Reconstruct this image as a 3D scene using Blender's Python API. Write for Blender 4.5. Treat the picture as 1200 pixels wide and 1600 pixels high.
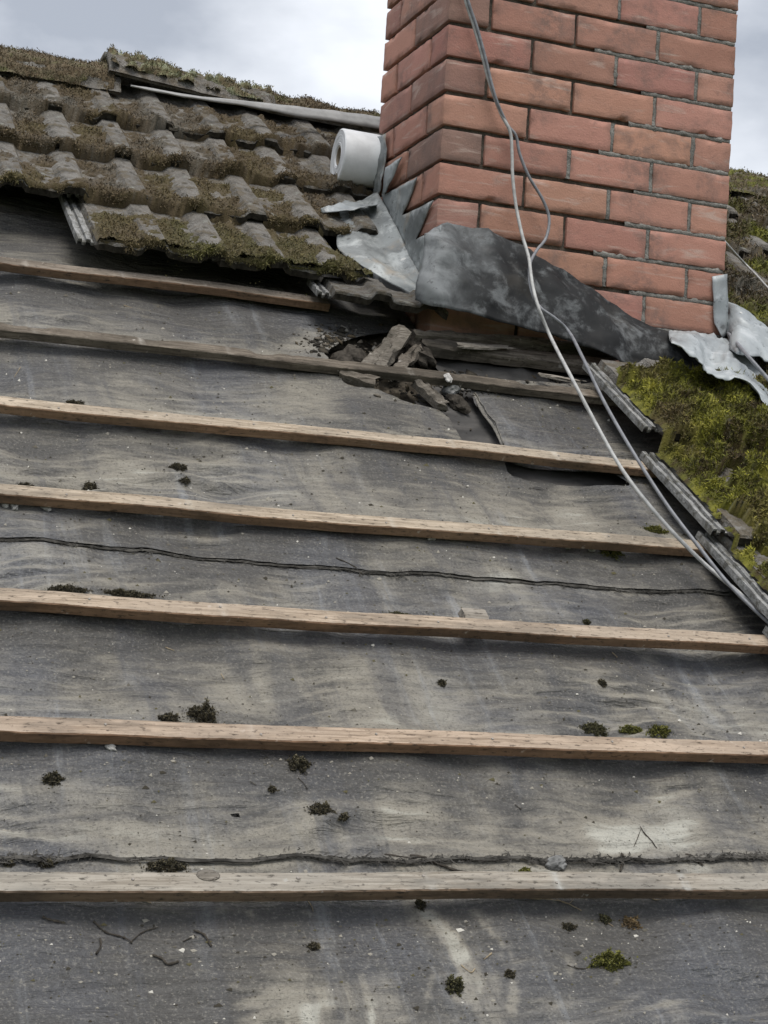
import bpy, bmesh, math
import numpy as np
from mathutils import Matrix, Vector

# ------------------------------------------------------------------ scene, camera, sky, sun
for o in list(bpy.data.objects):
    bpy.data.objects.remove(o, do_unlink=True)
SC = bpy.context.scene
COL = SC.collection

FOC, YAW, TILT, ROLL = 2642.34, -0.356722, 0.0563942, -0.0615209
CAM = np.array([-1.434772, -3.618979, -1.377681])
def _rot(a, b, g):
    Rz = np.array([[math.cos(a), -math.sin(a), 0], [math.sin(a), math.cos(a), 0], [0, 0, 1]])
    Rx = np.array([[1, 0, 0], [0, math.cos(b), -math.sin(b)], [0, math.sin(b), math.cos(b)]])
    Ry = np.array([[math.cos(g), 0, math.sin(g)], [0, 1, 0], [-math.sin(g), 0, math.cos(g)]])
    return Rz @ Rx @ Ry
CR = _rot(YAW, TILT, ROLL)
cam = bpy.data.cameras.new('camera')
cam.sensor_fit = 'VERTICAL'; cam.sensor_height = 24.0; cam.lens = FOC / 1600 * 24.0
cam.clip_start = 0.05; cam.clip_end = 3000
camo = bpy.data.objects.new('camera', cam); COL.objects.link(camo)
B = CR @ np.array([[1, 0, 0], [0, 0, -1], [0, 1, 0]])
m4 = np.eye(4); m4[:3, :3] = B; m4[:3, 3] = CAM
camo.matrix_world = Matrix(m4.tolist())
SC.camera = camo

SUN = np.array([-0.04, -0.30, 0.87]); SUN /= np.linalg.norm(SUN)
w = bpy.data.worlds.new('World'); SC.world = w; w.use_nodes = True
nt = w.node_tree; nt.nodes.clear()
N = nt.nodes.new; L = nt.links.new
out = N('ShaderNodeOutputWorld'); bg = N('ShaderNodeBackground'); bg.inputs['Strength'].default_value = 0.1
sky = N('ShaderNodeTexSky'); sky.sky_type = 'NISHITA'; sky.sun_disc = False
sky.sun_elevation = math.asin(SUN[2]); sky.sun_rotation = math.atan2(SUN[0], SUN[1])
tc = N('ShaderNodeTexCoord'); mp = N('ShaderNodeMapping')
mp.inputs['Scale'].default_value = (1.0, 1.0, 1.9); mp.inputs['Location'].default_value = (0.35, 0.1, 0.0)
ns = N('ShaderNodeTexNoise'); ns.inputs['Scale'].default_value = 5.0; ns.inputs['Detail'].default_value = 6; ns.inputs['Roughness'].default_value = 0.5
rp = N('ShaderNodeValToRGB')
e = rp.color_ramp.elements
e[0].position = 0.36; e[0].color = (2.55, 2.72, 3.05, 1)
e[1].position = 0.64; e[1].color = (5.7, 5.85, 6.1, 1)
mx = N('ShaderNodeMix'); mx.data_type = 'RGBA'; mx.inputs['Factor'].default_value = 0.9
L(tc.outputs['Generated'], mp.inputs['Vector']); L(mp.outputs['Vector'], ns.inputs['Vector'])
L(ns.outputs['Fac'], rp.inputs['Fac'])
L(sky.outputs['Color'], mx.inputs[6]); L(rp.outputs['Color'], mx.inputs[7])
L(mx.outputs[2], bg.inputs['Color']); L(bg.outputs['Background'], out.inputs['Surface'])

sl = bpy.data.lights.new('sun', 'SUN'); sl.energy = 1.5; sl.angle = math.radians(32); sl.color = (1.0, 0.96, 0.9)
so = bpy.data.objects.new('sun', sl); COL.objects.link(so)
so.rotation_euler = Vector(SUN.tolist()).to_track_quat('Z', 'Y').to_euler()
so.location = (4, -4, 8)

SC.view_settings.view_transform = 'Standard'
try: SC.view_settings.look = 'None'
except Exception: pass
SC.view_settings.exposure = 0.90; SC.view_settings.gamma = 1.0
SC.view_settings.use_curve_mapping = False

# ------------------------------------------------------------------ frames and helpers
PITCH, OFF, GA = 0.620898, -0.5833, 0.305052
CP, SP = math.cos(PITCH), math.sin(PITCH)
BV = [-0.344064 - GA * i for i in range(9)]            # upper edges of the battens, along the slope
MR = Matrix(((1, 0, 0, 0), (0, CP, -SP, -OFF * SP), (0, SP, CP, OFF * CP), (0, 0, 0, 1)))   # roof (u, v, n) -> world
MRi = MR.inverted()
def RP(u, v, n=0.0):
    return Vector((u, v * CP - (OFF + n) * SP, v * SP + (OFF + n) * CP))
def _ray(px, py):
    return CR @ np.array([(px - 600) / FOC, 1, -(py - 800) / FOC])
def R3(px, py, n=0.0):
    """point of the roof plane raised by n, in roof coordinates"""
    d = _ray(px, py); Nn = np.array([0, -SP, CP])
    t = ((OFF + n) - Nn @ CAM) / (Nn @ d); P = CAM + t * d
    return (float(P[0]), float(P[1] * CP + P[2] * SP), n)
def FY(px, py, y):
    d = _ray(px, py); t = (y - CAM[1]) / d[1]; return Vector((CAM + t * d).tolist())
def FX(px, py, x):
    d = _ray(px, py); t = (x - CAM[0]) / d[0]; return Vector((CAM + t * d).tolist())
def RW(px, py, n=0.0):
    return RP(*R3(px, py, n))

rng = np.random.default_rng(11)
_perm = np.random.default_rng(5).permutation(256); _perm = np.concatenate([_perm, _perm, _perm])
_g = np.random.default_rng(6).uniform(0, 2 * np.pi, 256); _gx, _gy = np.cos(_g), np.sin(_g)
def noise2(x, y):
    x = np.asarray(x, float); y = np.asarray(y, float)
    xi = np.floor(x).astype(int); yi = np.floor(y).astype(int); xf = x - xi; yf = y - yi
    xi &= 255; yi &= 255
    uu = xf * xf * xf * (xf * (xf * 6 - 15) + 10); vv = yf * yf * yf * (yf * (yf * 6 - 15) + 10)
    def g(ix, iy, dx, dy):
        h = _perm[_perm[ix & 255] + (iy & 255)]; return _gx[h] * dx + _gy[h] * dy
    a = g(xi, yi, xf, yf); b = g(xi + 1, yi, xf - 1, yf); c = g(xi, yi + 1, xf, yf - 1); d = g(xi + 1, yi + 1, xf - 1, yf - 1)
    return ((a + (b - a) * uu) + ((c + (d - c) * uu) - (a + (b - a) * uu)) * vv) * 1.5
def fbm(x, y, o=4, r=0.5):
    s = 0; a = 1; f = 1
    for i in range(o):
        s = s + a * noise2(x * f + 17.3 * i, y * f - 9.1 * i); a *= r; f *= 2.03
    return s
def sstep(a, b, x):
    t = np.clip((x - a) / (b - a), 0, 1); return t * t * (3 - 2 * t)

def new_mesh(name, V, F):
    me = bpy.data.meshes.new(name)
    V = np.asarray(V, np.float32).reshape(-1, 3)
    if isinstance(F, np.ndarray):
        k = F.shape[1]; n = F.shape[0]
        me.vertices.add(len(V)); me.vertices.foreach_set('co', V.ravel())
        me.loops.add(n * k); me.loops.foreach_set('vertex_index', F.astype(np.int32).ravel())
        me.polygons.add(n); me.polygons.foreach_set('loop_start', np.arange(0, n * k, k, dtype=np.int32))
        me.polygons.foreach_set('loop_total', np.full(n, k, dtype=np.int32))
        me.update(calc_edges=True)
    else:
        me.from_pydata([tuple(map(float, v)) for v in V], [], [tuple(f) for f in F])
    me.validate()
    return me
def smooth(me, on=True):
    me.polygons.foreach_set('use_smooth', np.full(len(me.polygons), on)); me.update()
def vcol(me, C, name='Col'):
    a = me.attributes.new(name, 'FLOAT_COLOR', 'POINT')
    C = np.asarray(C, np.float32)
    if C.shape[1] == 3: C = np.concatenate([C, np.ones((len(C), 1), np.float32)], 1)
    a.data.foreach_set('color', C.ravel())
def link(name, me, mat=None, parent=None, M=None):
    o = bpy.data.objects.new(name, me); COL.objects.link(o)
    if me is not None and mat is not None:
        for m_ in (mat if isinstance(mat, (list, tuple)) else [mat]):
            me.materials.append(m_)
    if parent is not None: o.parent = parent
    if M is not None: o.matrix_local = M
    return o
def tag(o, label=None, cat=None, group=None, kind=None):
    if label: o['label'] = label
    if cat: o['category'] = cat
    if group: o['group'] = group
    if kind: o['kind'] = kind
    return o
def T(*p): return Matrix.Translation(Vector(p))

def catmull(P, n=8):
    P = [np.array(p, float) for p in P]; Q = [2 * P[0] - P[1]] + P + [2 * P[-1] - P[-2]]; R = []
    for i in range(1, len(Q) - 2):
        for k in range(n):
            t = k / n; a, b, c, d = Q[i - 1], Q[i], Q[i + 1], Q[i + 2]
            R.append(0.5 * (2 * b + (c - a) * t + (2 * a - 5 * b + 4 * c - d) * t * t + (3 * b - a - 3 * c + d) * t ** 3))
    R.append(P[-1]); return np.array(R)
def tube(path, rad, sides=7, flat=1.0):
    P = np.asarray(path, float); n = len(P)
    rad = np.broadcast_to(np.asarray(rad, float), (n,))
    Tn = np.gradient(P, axis=0); Tn /= np.linalg.norm(Tn, axis=1)[:, None] + 1e-12
    up = np.array([0.13, 0.21, 1.0]); V = []
    for i in range(n):
        a = np.cross(Tn[i], up); a /= np.linalg.norm(a) + 1e-9; b = np.cross(a, Tn[i])
        for k in range(sides):
            th = 2 * math.pi * k / sides
            V.append(P[i] + rad[i] * (math.cos(th) * a + flat * math.sin(th) * b))
    F = []
    for i in range(n - 1):
        for k in range(sides):
            k2 = (k + 1) % sides
            F.append((i * sides + k, i * sides + k2, (i + 1) * sides + k2, (i + 1) * sides + k))
    F.append(tuple(range(sides))[::-1]); F.append(tuple((n - 1) * sides + k for k in range(sides)))
    return V, F
def grid_faces(nu, nv, keep=None):
    i = np.arange(nu - 1)[:, None] * nv + np.arange(nv - 1)[None, :]
    F = np.stack([i, i + nv, i + nv + 1, i + 1], -1)
    return F.reshape(-1, 4) if keep is None else F[keep]
def compact(V, F, *attrs):
    used = np.zeros(len(V), bool); used[F.ravel()] = True
    idx = np.cumsum(used) - 1
    return (V[used], idx[F]) + tuple(a[used] for a in attrs)
def in_poly(x, y, P):
    x = np.asarray(x); y = np.asarray(y); r = np.zeros(x.shape, bool); j = len(P) - 1
    for i in range(len(P)):
        xi, yi = P[i]; xj, yj = P[j]
        c = ((yi > y) != (yj > y)) & (x < (xj - xi) * (y - yi) / (yj - yi + 1e-12) + xi)
        r ^= c; j = i
    return r

# ------------------------------------------------------------------ materials
class NB:
    def __init__(s, name, rough=0.8, spec=0.3, metal=0.0):
        s.m = bpy.data.materials.new(name); s.m.use_nodes = True; s.t = s.m.node_tree
        s.b = s.t.nodes['Principled BSDF']; s.b.inputs['Roughness'].default_value = rough
        s.b.inputs['Specular IOR Level'].default_value = spec; s.b.inputs['Metallic'].default_value = metal
    def n(s, typ, **kw):
        k = s.t.nodes.new(typ)
        for a, v in kw.items():
            if a in k.inputs: s.put(k.inputs[a], v)
            else: setattr(k, a, v)
        return k
    def put(s, sock, v):
        if isinstance(v, bpy.types.NodeSocket): s.t.links.new(v, sock)
        else: sock.default_value = v
    def coords(s, scale=(1, 1, 1), loc=(0, 0, 0), which='Object', rot=(0, 0, 0)):
        c = s.n('ShaderNodeTexCoord'); m = s.n('ShaderNodeMapping')
        m.inputs['Scale'].default_value = scale; m.inputs['Location'].default_value = loc; m.inputs['Rotation'].default_value = rot
        s.put(m.inputs['Vector'], c.outputs[which]); return m.outputs['Vector']
    def noise(s, vec, scale=5, detail=5, rough=0.55, dist=0.0):
        k = s.n('ShaderNodeTexNoise'); k.inputs['Scale'].default_value = scale; k.inputs['Detail'].default_value = detail
        k.inputs['Roughness'].default_value = rough; k.inputs['Distortion'].default_value = dist
        s.put(k.inputs['Vector'], vec); return k.outputs['Fac']
    def ramp(s, fac, a, b, ca=0.0, cb=1.0):
        k = s.n('ShaderNodeMapRange'); k.interpolation_type = 'SMOOTHSTEP'
        s.put(k.inputs['Value'], fac); k.inputs['From Min'].default_value = a; k.inputs['From Max'].default_value = b
        k.inputs['To Min'].default_value = ca; k.inputs['To Max'].default_value = cb; return k.outputs['Result']
    def math(s, op, a, b=0.0):
        k = s.n('ShaderNodeMath'); k.operation = op; s.put(k.inputs[0], a); s.put(k.inputs[1], b); return k.outputs[0]
    def mix(s, f, a, b, mode='MIX'):
        k = s.n('ShaderNodeMix'); k.data_type = 'RGBA'; k.blend_type = mode
        s.put(k.inputs[0], f)
        for i, v in ((6, a), (7, b)):
            s.put(k.inputs[i], v if isinstance(v, bpy.types.NodeSocket) else (*v, 1.0))
        return k.outputs[2]
    def attr(s, name, out='Color'):
        k = s.n('ShaderNodeAttribute'); k.attribute_name = name; return k.outputs[out]
    def sep(s, c):
        k = s.n('ShaderNodeSeparateColor'); s.put(k.inputs[0], c); return k.outputs
    def rand(s): return s.n('ShaderNodeObjectInfo').outputs['Random']
    def ocol(s): return s.n('ShaderNodeObjectInfo').outputs['Color']
    def bump(s, h, strength=0.4, dist=0.002):
        k = s.n('ShaderNodeBump'); k.inputs['Strength'].default_value = strength; k.inputs['Distance'].default_value = dist
        s.put(k.inputs['Height'], h); s.put(s.b.inputs['Normal'], k.outputs[0])
    def col(s, c): s.put(s.b.inputs['Base Color'], c if isinstance(c, bpy.types.NodeSocket) else (*c, 1.0)); return s.m
    def rough(s, r): s.put(s.b.inputs['Roughness'], r)

def mat_felt():
    k = NB('underlay_felt', 0.5, 0.5)
    v = k.coords()
    st = k.noise(k.coords((1.5, 4.6, 1)), 2.4, 5, 0.6, 0.9)           # long streaks across the slope
    vb = k.noise(k.coords((5.5, 0.8, 1), (3, 1, 0)), 1.5, 4, 0.6, 0.4)   # run-off bands down the slope
    fine = k.noise(k.coords((6, 27, 1)), 2.0, 4, 0.58, 1.0)
    big = k.noise(v, 2.3, 3, 0.55)
    s = k.sep(k.attr('stain'))  # stains plus the painted shading of creases and battens
    f = k.math('ADD', k.math('MULTIPLY', st, 1.25), k.math('MULTIPLY', vb, 0.85))
    f = k.math('ADD', f, k.math('MULTIPLY', fine, 0.95)); f = k.math('SUBTRACT', f, 1.06)
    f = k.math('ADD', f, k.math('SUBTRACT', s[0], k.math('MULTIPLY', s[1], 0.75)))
    c = k.mix(k.ramp(f, 0.20, 1.05), (0.062, 0.059, 0.055), (0.225, 0.206, 0.168))
    c = k.mix(k.ramp(f, 0.95, 1.7, 0, 0.9), c, (0.42, 0.41, 0.355))
    blue = k.math('MULTIPLY', k.ramp(big, 0.47, 0.64, 0, 0.50), k.ramp(f, 0.35, 1.3, 1, 0.3))
    c = k.mix(blue, c, k.mix(k.ramp(f, 0.3, 1.1), (0.075, 0.082, 0.10), (0.175, 0.185, 0.205)))
    ws = k.noise(k.coords((9, 0.55, 1), (1, 6, 0)), 2.2, 5, 0.65, 0.9)          # pale wash marks running down
    c = k.mix(k.math('MULTIPLY', k.ramp(ws, 0.52, 0.70, 0, 0.40), k.ramp(big, 0.40, 0.60)), c, (0.29, 0.305, 0.325))
    dk = k.noise(k.coords((6, 0.7, 1), (8, 3, 0)), 1.6, 4, 0.6, 0.8)            # damp bands running down
    c = k.mix(k.ramp(dk, 0.53, 0.66, 0, 0.55), c, (0.055, 0.056, 0.062))
    bl = k.noise(k.coords((1, 1.6, 1), (7, 2, 0)), 13, 5, 0.7)
    c = k.mix(k.ramp(bl, 0.52, 0.72, 0, 0.5), c, (0.06, 0.056, 0.05))
    gr = k.noise(v, 210, 3, 0.75)
    c = k.mix(k.ramp(gr, 0.53, 0.69, 0, 0.5), c, (0.27, 0.252, 0.215))
    c = k.mix(k.ramp(gr, 0.47, 0.32, 0, 0.6), c, (0.035, 0.032, 0.028))
    k.bump(k.math('ADD', k.math('MULTIPLY', gr, 0.35), k.math('MULTIPLY', fine, 1.6)), 0.8, 0.009)
    k.rough(k.ramp(k.math('ADD', big, k.math('MULTIPLY', gr, 0.25)), 0.45, 0.85, 0.62, 0.40))
    return k.col(c)
def mat_felt_dark():
    k = NB('old_felt_layer', 0.6, 0.3)
    a = k.noise(k.coords((2, 5, 1)), 5, 5, 0.6)
    c = k.mix(k.ramp(a, 0.3, 0.7), (0.035, 0.034, 0.033), (0.085, 0.08, 0.075))
    k.bump(k.noise(k.coords(), 120, 3), 0.3, 0.002); return k.col(c)
def mat_wood(name, pale, dark, stain, grey=0.5, sc=1.0):
    k = NB(name, 0.85, 0.15)
    g = k.noise(k.coords((3 * sc, 60 * sc, 60 * sc)), 3, 6, 0.62, 0.5)
    b = k.noise(k.coords((1.3, 4, 4), (2, 0, 1)), 2.2, 5, 0.6)
    c = k.mix(k.ramp(g, 0.32, 0.68), dark, pale)
    c = k.mix(k.ramp(b, 0.40, 0.66, 0, grey), c, stain)
    ob = k.n('ShaderNodeVectorMath'); ob.operation = 'ADD'; k.put(ob.inputs[0], k.coords((1, 3, 3))); cx = k.n('ShaderNodeCombineXYZ'); k.put(cx.inputs[0], k.math('MULTIPLY', k.rand(), 50.0)); k.put(ob.inputs[1], cx.outputs[0])
    lg = k.noise(ob.outputs[0], 3.5, 5, 0.65)
    c = k.mix(k.ramp(lg, 0.49, 0.62, 0, 0.7), c, tuple(x * 0.55 for x in stain)); c = k.mix(k.ramp(lg, 0.46, 0.34, 0, 0.4), c, tuple(min(1, x * 1.25) for x in pale))
    d = k.noise(k.coords((30, 90, 90), (5, 5, 5)), 2, 4, 0.7)
    c = k.mix(k.ramp(d, 0.54, 0.68, 0, 0.8), c, (0.05, 0.042, 0.035))
    sp = k.noise(k.coords((1, 1, 1), (9, 1, 1)), 35, 3, 0.6)
    c = k.mix(k.math('MULTIPLY', k.sep(k.attr('Col'))[0], k.ramp(sp, 0.3, 0.6, 0.05, 0.9)), c, (0.50, 0.48, 0.44))
    c = k.mix(k.ramp(sp, 0.66, 0.74, 0, 0.7), c, (0.46, 0.43, 0.39))
    c = k.mix(1.0, c, k.ocol(), 'MULTIPLY')
    sw = k.n('ShaderNodeTexWave'); sw.inputs['Scale'].default_value = 26; sw.inputs['Distortion'].default_value = 3; sw.inputs['Detail'].default_value = 2
    k.put(sw.inputs['Vector'], k.coords((1, 0.35, 0.2)))
    k.bump(k.math('ADD', g, k.math('MULTIPLY', sw.outputs['Fac'], 0.25)), 0.7, 0.003); return k.col(c)
def mat_tile():
    k = NB('concrete_tile', 0.92, 0.15)
    v = k.coords()
    r = k.rand()
    a = k.noise(v, 14, 6, 0.65); g = k.noise(v, 190, 3, 0.7); b = k.noise(k.coords((1, 1, 1), (3, 7, 1)), 42, 4, 0.65)
    c = k.mix(k.ramp(a, 0.3, 0.7), (0.12, 0.112, 0.10), (0.25, 0.238, 0.22))
    c = k.mix(k.ramp(r, 0, 1, 0, 0.3), c, (0.17, 0.155, 0.135))
    c = k.mix(k.ramp(b, 0.50, 0.66, 0, 0.8), c, (0.06, 0.056, 0.047))
    c = k.mix(k.ramp(g, 0.56, 0.70, 0, 0.65), c, (0.38, 0.37, 0.35))
    mo = k.noise(k.coords((1, 1, 1), (2, 3, 5)), 26, 5, 0.7)
    c = k.mix(k.ramp(mo, 0.46, 0.60, 0, 0.7), c, (0.135, 0.112, 0.078))
    li = k.noise(k.coords((1, 1, 1), (1, 9, 5)), 24, 3, 0.6)
    c = k.mix(k.ramp(li, 0.63, 0.70, 0, 0.6), c, (0.30, 0.31, 0.28))
    k.bump(k.math('ADD', k.math('MULTIPLY', b, 1.2), k.math('ADD', g, mo)), 1.0, 0.007)
    return k.col(c)
def mat_rib():
    k = NB('bare_concrete_interlock', 0.95, 0.08)
    a = k.noise(k.coords((20, 6, 20)), 4, 5, 0.7); g = k.noise(k.coords(), 110, 4, 0.75); b = k.noise(k.coords((1, 1, 1), (3, 1, 2)), 34, 4, 0.7)
    c = k.mix(k.ramp(a, 0.3, 0.7), (0.20, 0.20, 0.195), (0.40, 0.40, 0.39))
    c = k.mix(k.ramp(b, 0.50, 0.64, 0, 0.75), c, (0.10, 0.095, 0.075))
    c = k.mix(k.ramp(g, 0.52, 0.68, 0, 0.6), c, (0.08, 0.078, 0.07))
    k.bump(k.math('ADD', g, k.math('MULTIPLY', b, 1.5)), 1.0, 0.006); return k.col(c)
def mat_moss(name):
    k = NB(name, 0.95, 0.05)
    k.b.inputs['Sheen Weight'].default_value = 0.15
    k.bump(k.noise(k.coords(), 160, 3, 0.7), 0.8, 0.004)
    return k.col(k.attr('Col'))
def mat_vcol(name, rough=0.9):
    k = NB(name, rough, 0.15); return k.col(k.attr('Col'))
def mat_brick():
    k = NB('red_brick', 0.82, 0.2)
    v = k.coords()
    rv = k.n('ShaderNodeVectorMath'); rv.operation = 'ADD'; k.put(rv.inputs[0], v)
    cx = k.n('ShaderNodeCombineXYZ'); r = k.rand(); k.put(cx.inputs[0], k.math('MULTIPLY', r, 37.0)); k.put(cx.inputs[1], k.math('MULTIPLY', r, 91.0)); k.put(cx.inputs[2], k.math('MULTIPLY', r, 13.0))
    k.put(rv.inputs[1], cx.outputs[0]); V = rv.outputs[0]
    a = k.noise(V, 9, 5, 0.6); g = k.noise(V, 220, 3, 0.7); s = k.noise(V, 45, 4, 0.65)
    c = k.mix(0.5, k.ocol(), k.ocol())
    c = k.mix(k.ramp(a, 0.3, 0.72, 0, 0.30), c, (0.47, 0.262, 0.195))
    c = k.mix(k.ramp(s, 0.58, 0.76, 0, 0.45), c, (0.20, 0.12, 0.10))
    c = k.mix(k.ramp(g, 0.62, 0.74, 0, 0.35), c, (0.48, 0.30, 0.24))
    mpg = k.n('ShaderNodeMapping'); mpg.inputs['Scale'].default_value = (5, 5, 34); k.put(mpg.inputs['Vector'], V)
    ef = k.noise(mpg.outputs[0], 1.3, 5, 0.6, 0.8)
    c = k.mix(k.ramp(ef, 0.54, 0.72, 0, 0.65), c, (0.52, 0.40, 0.345))
    gp = k.n('ShaderNodeNewGeometry').outputs['Position']
    so_ = k.noise(gp, 6.5, 5, 0.62, 0.5); dr = k.noise(gp, 28, 4, 0.7)
    c = k.mix(k.math('MULTIPLY', k.ramp(so_, 0.48, 0.68, 0, 0.65), k.ramp(dr, 0.35, 0.60)), c, (0.17, 0.125, 0.11))
    # sooty arrises: weathering that follows each brick's edge
    k2 = k.attr('Col'); e_ = k.sep(k2)[0]
    ed = k.math('MULTIPLY', e_, k.ramp(s, 0.30, 0.62))
    c = k.mix(k.math('MULTIPLY', ed, 0.28), c, (0.13, 0.095, 0.08))
    k.bump(k.math('ADD', g, k.math('MULTIPLY', s, 1.0)), 0.55, 0.002)
    return k.col(c)
def mat_mortar(name, c0, c1):
    k = NB(name, 0.95, 0.1)
    a = k.noise(k.coords(), 30, 5, 0.65); g = k.noise(k.coords(), 150, 3, 0.7)
    c = k.mix(k.ramp(a, 0.3, 0.7), c0, c1)
    c = k.mix(k.ramp(g, 0.58, 0.7, 0, 0.5), c, tuple(x * 0.4 for x in c0))
    k.bump(k.math('ADD', a, g), 1.0, 0.005); return k.col(c)
def mat_lead(name, c0, c1, pale, amt=0.6, rough=0.5, metal=0.15, warm=0.3, swirl=1.0, spec=0.4):
    k = NB(name, rough, spec, metal)
    a = k.noise(k.coords((1, 1, 1)), 7, 5, 0.62, 0.5 * swirl); b = k.noise(k.coords((1, 1, 1), (4, 4, 1)), 14, 6, 0.7, 0.5 * swirl)
    c = k.mix(k.ramp(a, 0.32, 0.68), c0, c1)
    c = k.mix(k.ramp(b, 0.48, 0.68, 0, amt), c, pale)
    c = k.mix(k.math('MULTIPLY', k.sep(k.attr('Col'))[0], k.ramp(b, 0.25, 0.6, 0.25, 1.0)), c, tuple(x * 0.9 for x in pale))
    w_ = k.noise(k.coords((1, 1, 1), (8, 1, 4)), 9, 4, 0.6)
    c = k.mix(k.ramp(w_, 0.55, 0.7, 0, warm), c, (0.30, 0.255, 0.20))
    d = k.noise(k.coords((1, 1, 1), (1, 5, 4)), 60, 3, 0.65)
    c = k.mix(k.ramp(d, 0.60, 0.70, 0, 0.55), c, (0.05, 0.05, 0.05))
    dp = k.noise(k.coords((1, 1, 1), (3, 3, 8)), 34, 1, 0.4)
    c = k.mix(k.ramp(dp, 0.775, 0.79, 0, 0.8), c, (0.55, 0.55, 0.53))
    k.rough(k.ramp(a, 0.3, 0.7, rough - 0.1, rough + 0.2))
    k.bump(k.math('ADD', a, k.math('MULTIPLY', d, 0.3)), 0.35, 0.004); return k.col(c)
def mat_plain(name, c, rough=0.7, spec=0.3, var=0.25, sc=40, bump=0.3):
    k = NB(name, rough, spec); a = k.noise(k.coords(), sc, 4, 0.6)
    cc = k.mix(k.ramp(a, 0.3, 0.7), tuple(x * (1 - var) for x in c), tuple(min(1, x * (1 + var)) for x in c))
    k.bump(a, bump, 0.002); return k.col(cc)

M = dict(
    felt=mat_felt(), felt_dark=mat_felt_dark(), tile=mat_tile(), rib=mat_rib(), moss=mat_moss('moss'),
    wood_face=mat_wood('weathered_batten_face', (0.47, 0.41, 0.34), (0.235, 0.195, 0.152), (0.35, 0.318, 0.275), 0.6),
    wood_edge=mat_wood('brown_batten_edge', (0.27, 0.185, 0.125), (0.17, 0.11, 0.075), (0.16, 0.12, 0.09), 0.5),
    wood_rot=mat_wood('rotten_dark_wood', (0.23, 0.20, 0.165), (0.085, 0.07, 0.056), (0.085, 0.075, 0.062), 0.6),
    wood_dusty=mat_wood('dusty_rotten_wood', (0.26, 0.235, 0.20), (0.09, 0.075, 0.06), (0.13, 0.115, 0.095), 0.6, 1.6),
    wood_old=mat_wood('old_grey_wood', (0.36, 0.325, 0.28), (0.15, 0.125, 0.10), (0.22, 0.20, 0.17), 0.5),
    brick=mat_brick(), mortar=mat_mortar('soot_dark_mortar', (0.065, 0.056, 0.047), (0.15, 0.13, 0.108)),
    pointing=mat_mortar('grey_pointing', (0.15, 0.143, 0.13), (0.27, 0.26, 0.238)),
    lead=mat_lead('pale_lead', (0.13, 0.14, 0.142), (0.27, 0.288, 0.29), (0.48, 0.505, 0.505), 0.7, 0.5, 0.15, 0.65),
    lead_bright=mat_lead('bright_lead', (0.26, 0.28, 0.29), (0.38, 0.41, 0.42), (0.52, 0.54, 0.55), 0.7, 0.45, 0.2, 0.12),
    lead_dark=mat_lead('sooty_lead', (0.010, 0.0103, 0.011), (0.030, 0.031, 0.032), (0.24, 0.252, 0.258), 0.5, 0.62, 0.0, 0.06, 0.6, 0.18),
    dark=mat_plain('dark_loft', (0.03, 0.027, 0.024), 0.95, 0.05),
    tile_end=mat_plain('black_tile_end', (0.035, 0.031, 0.025), 0.95, 0.1, 0.5, 60, 0.9),  # tail faces near black, darker than the tile's other faces
    nail=mat_plain('galvanised_nail', (0.30, 0.27, 0.24), 0.6, 0.4, 0.4, 300),
    cable=mat_plain('grey_cable_sheath', (0.40, 0.40, 0.39), 0.55, 0.35, 0.2, 60, 0.15),
    cable2=mat_plain('dark_grey_cable_sheath', (0.20, 0.205, 0.22), 0.5, 0.35, 0.2, 60, 0.15),
    roll=mat_plain('white_roll', (0.70, 0.71, 0.725), 0.5, 0.3, 0.09, 22, 0.25),
    core=mat_plain('cardboard_core', (0.30, 0.25, 0.19), 0.9, 0.1, 0.2, 60),
    stone=mat_plain('pebble', (0.38, 0.37, 0.35), 0.9, 0.2, 0.35, 70, 0.8),
    chip=mat_plain('grey_chip', (0.17, 0.17, 0.165), 0.9, 0.2, 0.4, 70, 0.8),
    straw=mat_plain('dry_straw', (0.30, 0.24, 0.16), 0.8, 0.2, 0.3, 90),
    twig=mat_plain('dark_twig', (0.055, 0.048, 0.04), 0.9, 0.1, 0.4, 90),
    grain=mat_vcol('grit'), strip=mat_plain('grey_metal_strip', (0.30, 0.30, 0.295), 0.5, 0.4, 0.15, 30),
    ground=mat_plain('grass_ground', (0.07, 0.09, 0.04), 0.95, 0.1, 0.3, 2),
)

# ------------------------------------------------------------------ ground and roof body
V = [(-400, -400, -6), (400, -400, -6), (400, 400, -6), (-400, 400, -6)]
tag(link('ground', new_mesh('ground', V, [(0, 1, 2, 3)]), M['ground']), kind='structure')

VR = 0.76                                   # the slopes meet here
UL, UR, VE = -3.2, 3.4, -3.3
def roof_prism():
    d = -0.16
    a = RP(0, VE, d); b = RP(0, VR, d)
    back = Vector((0, 2 * b.y - a.y, a.z))
    pts = []
    for u in (UL, UR):
        pts += [(u, a.y, a.z), (u, b.y, b.z), (u, back.y, back.z), (u, back.y, a.z - 0.02), (u, a.y, a.z - 0.02)]
    pts = [MRi @ Vector(p) for p in pts]
    F = [(0, 5, 6, 1), (1, 6, 7, 2), (0, 1, 2, 3, 4), (9, 8, 7, 6, 5), (3, 8, 9, 4)]
    return new_mesh('roof', pts, F)
roof = link('roof', roof_prism(), M['dark']); roof.matrix_world = MR
tag(roof, 'half stripped pitched roof with bare underlay and mossy concrete tiles', kind='structure')

# back slope covering
bs = []
b0 = RP(0, VR, 0.0)
for u in (UL, UR):
    bs += [(u, b0.y + 0.003, b0.z), (u, b0.y + 2.5 * CP, b0.z - 2.5 * SP)]
bs = [MRi @ Vector(p) for p in bs]
link('back_slope', new_mesh('back_slope', bs, [(0, 2, 3, 1)]), M['tile'], roof)

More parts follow.
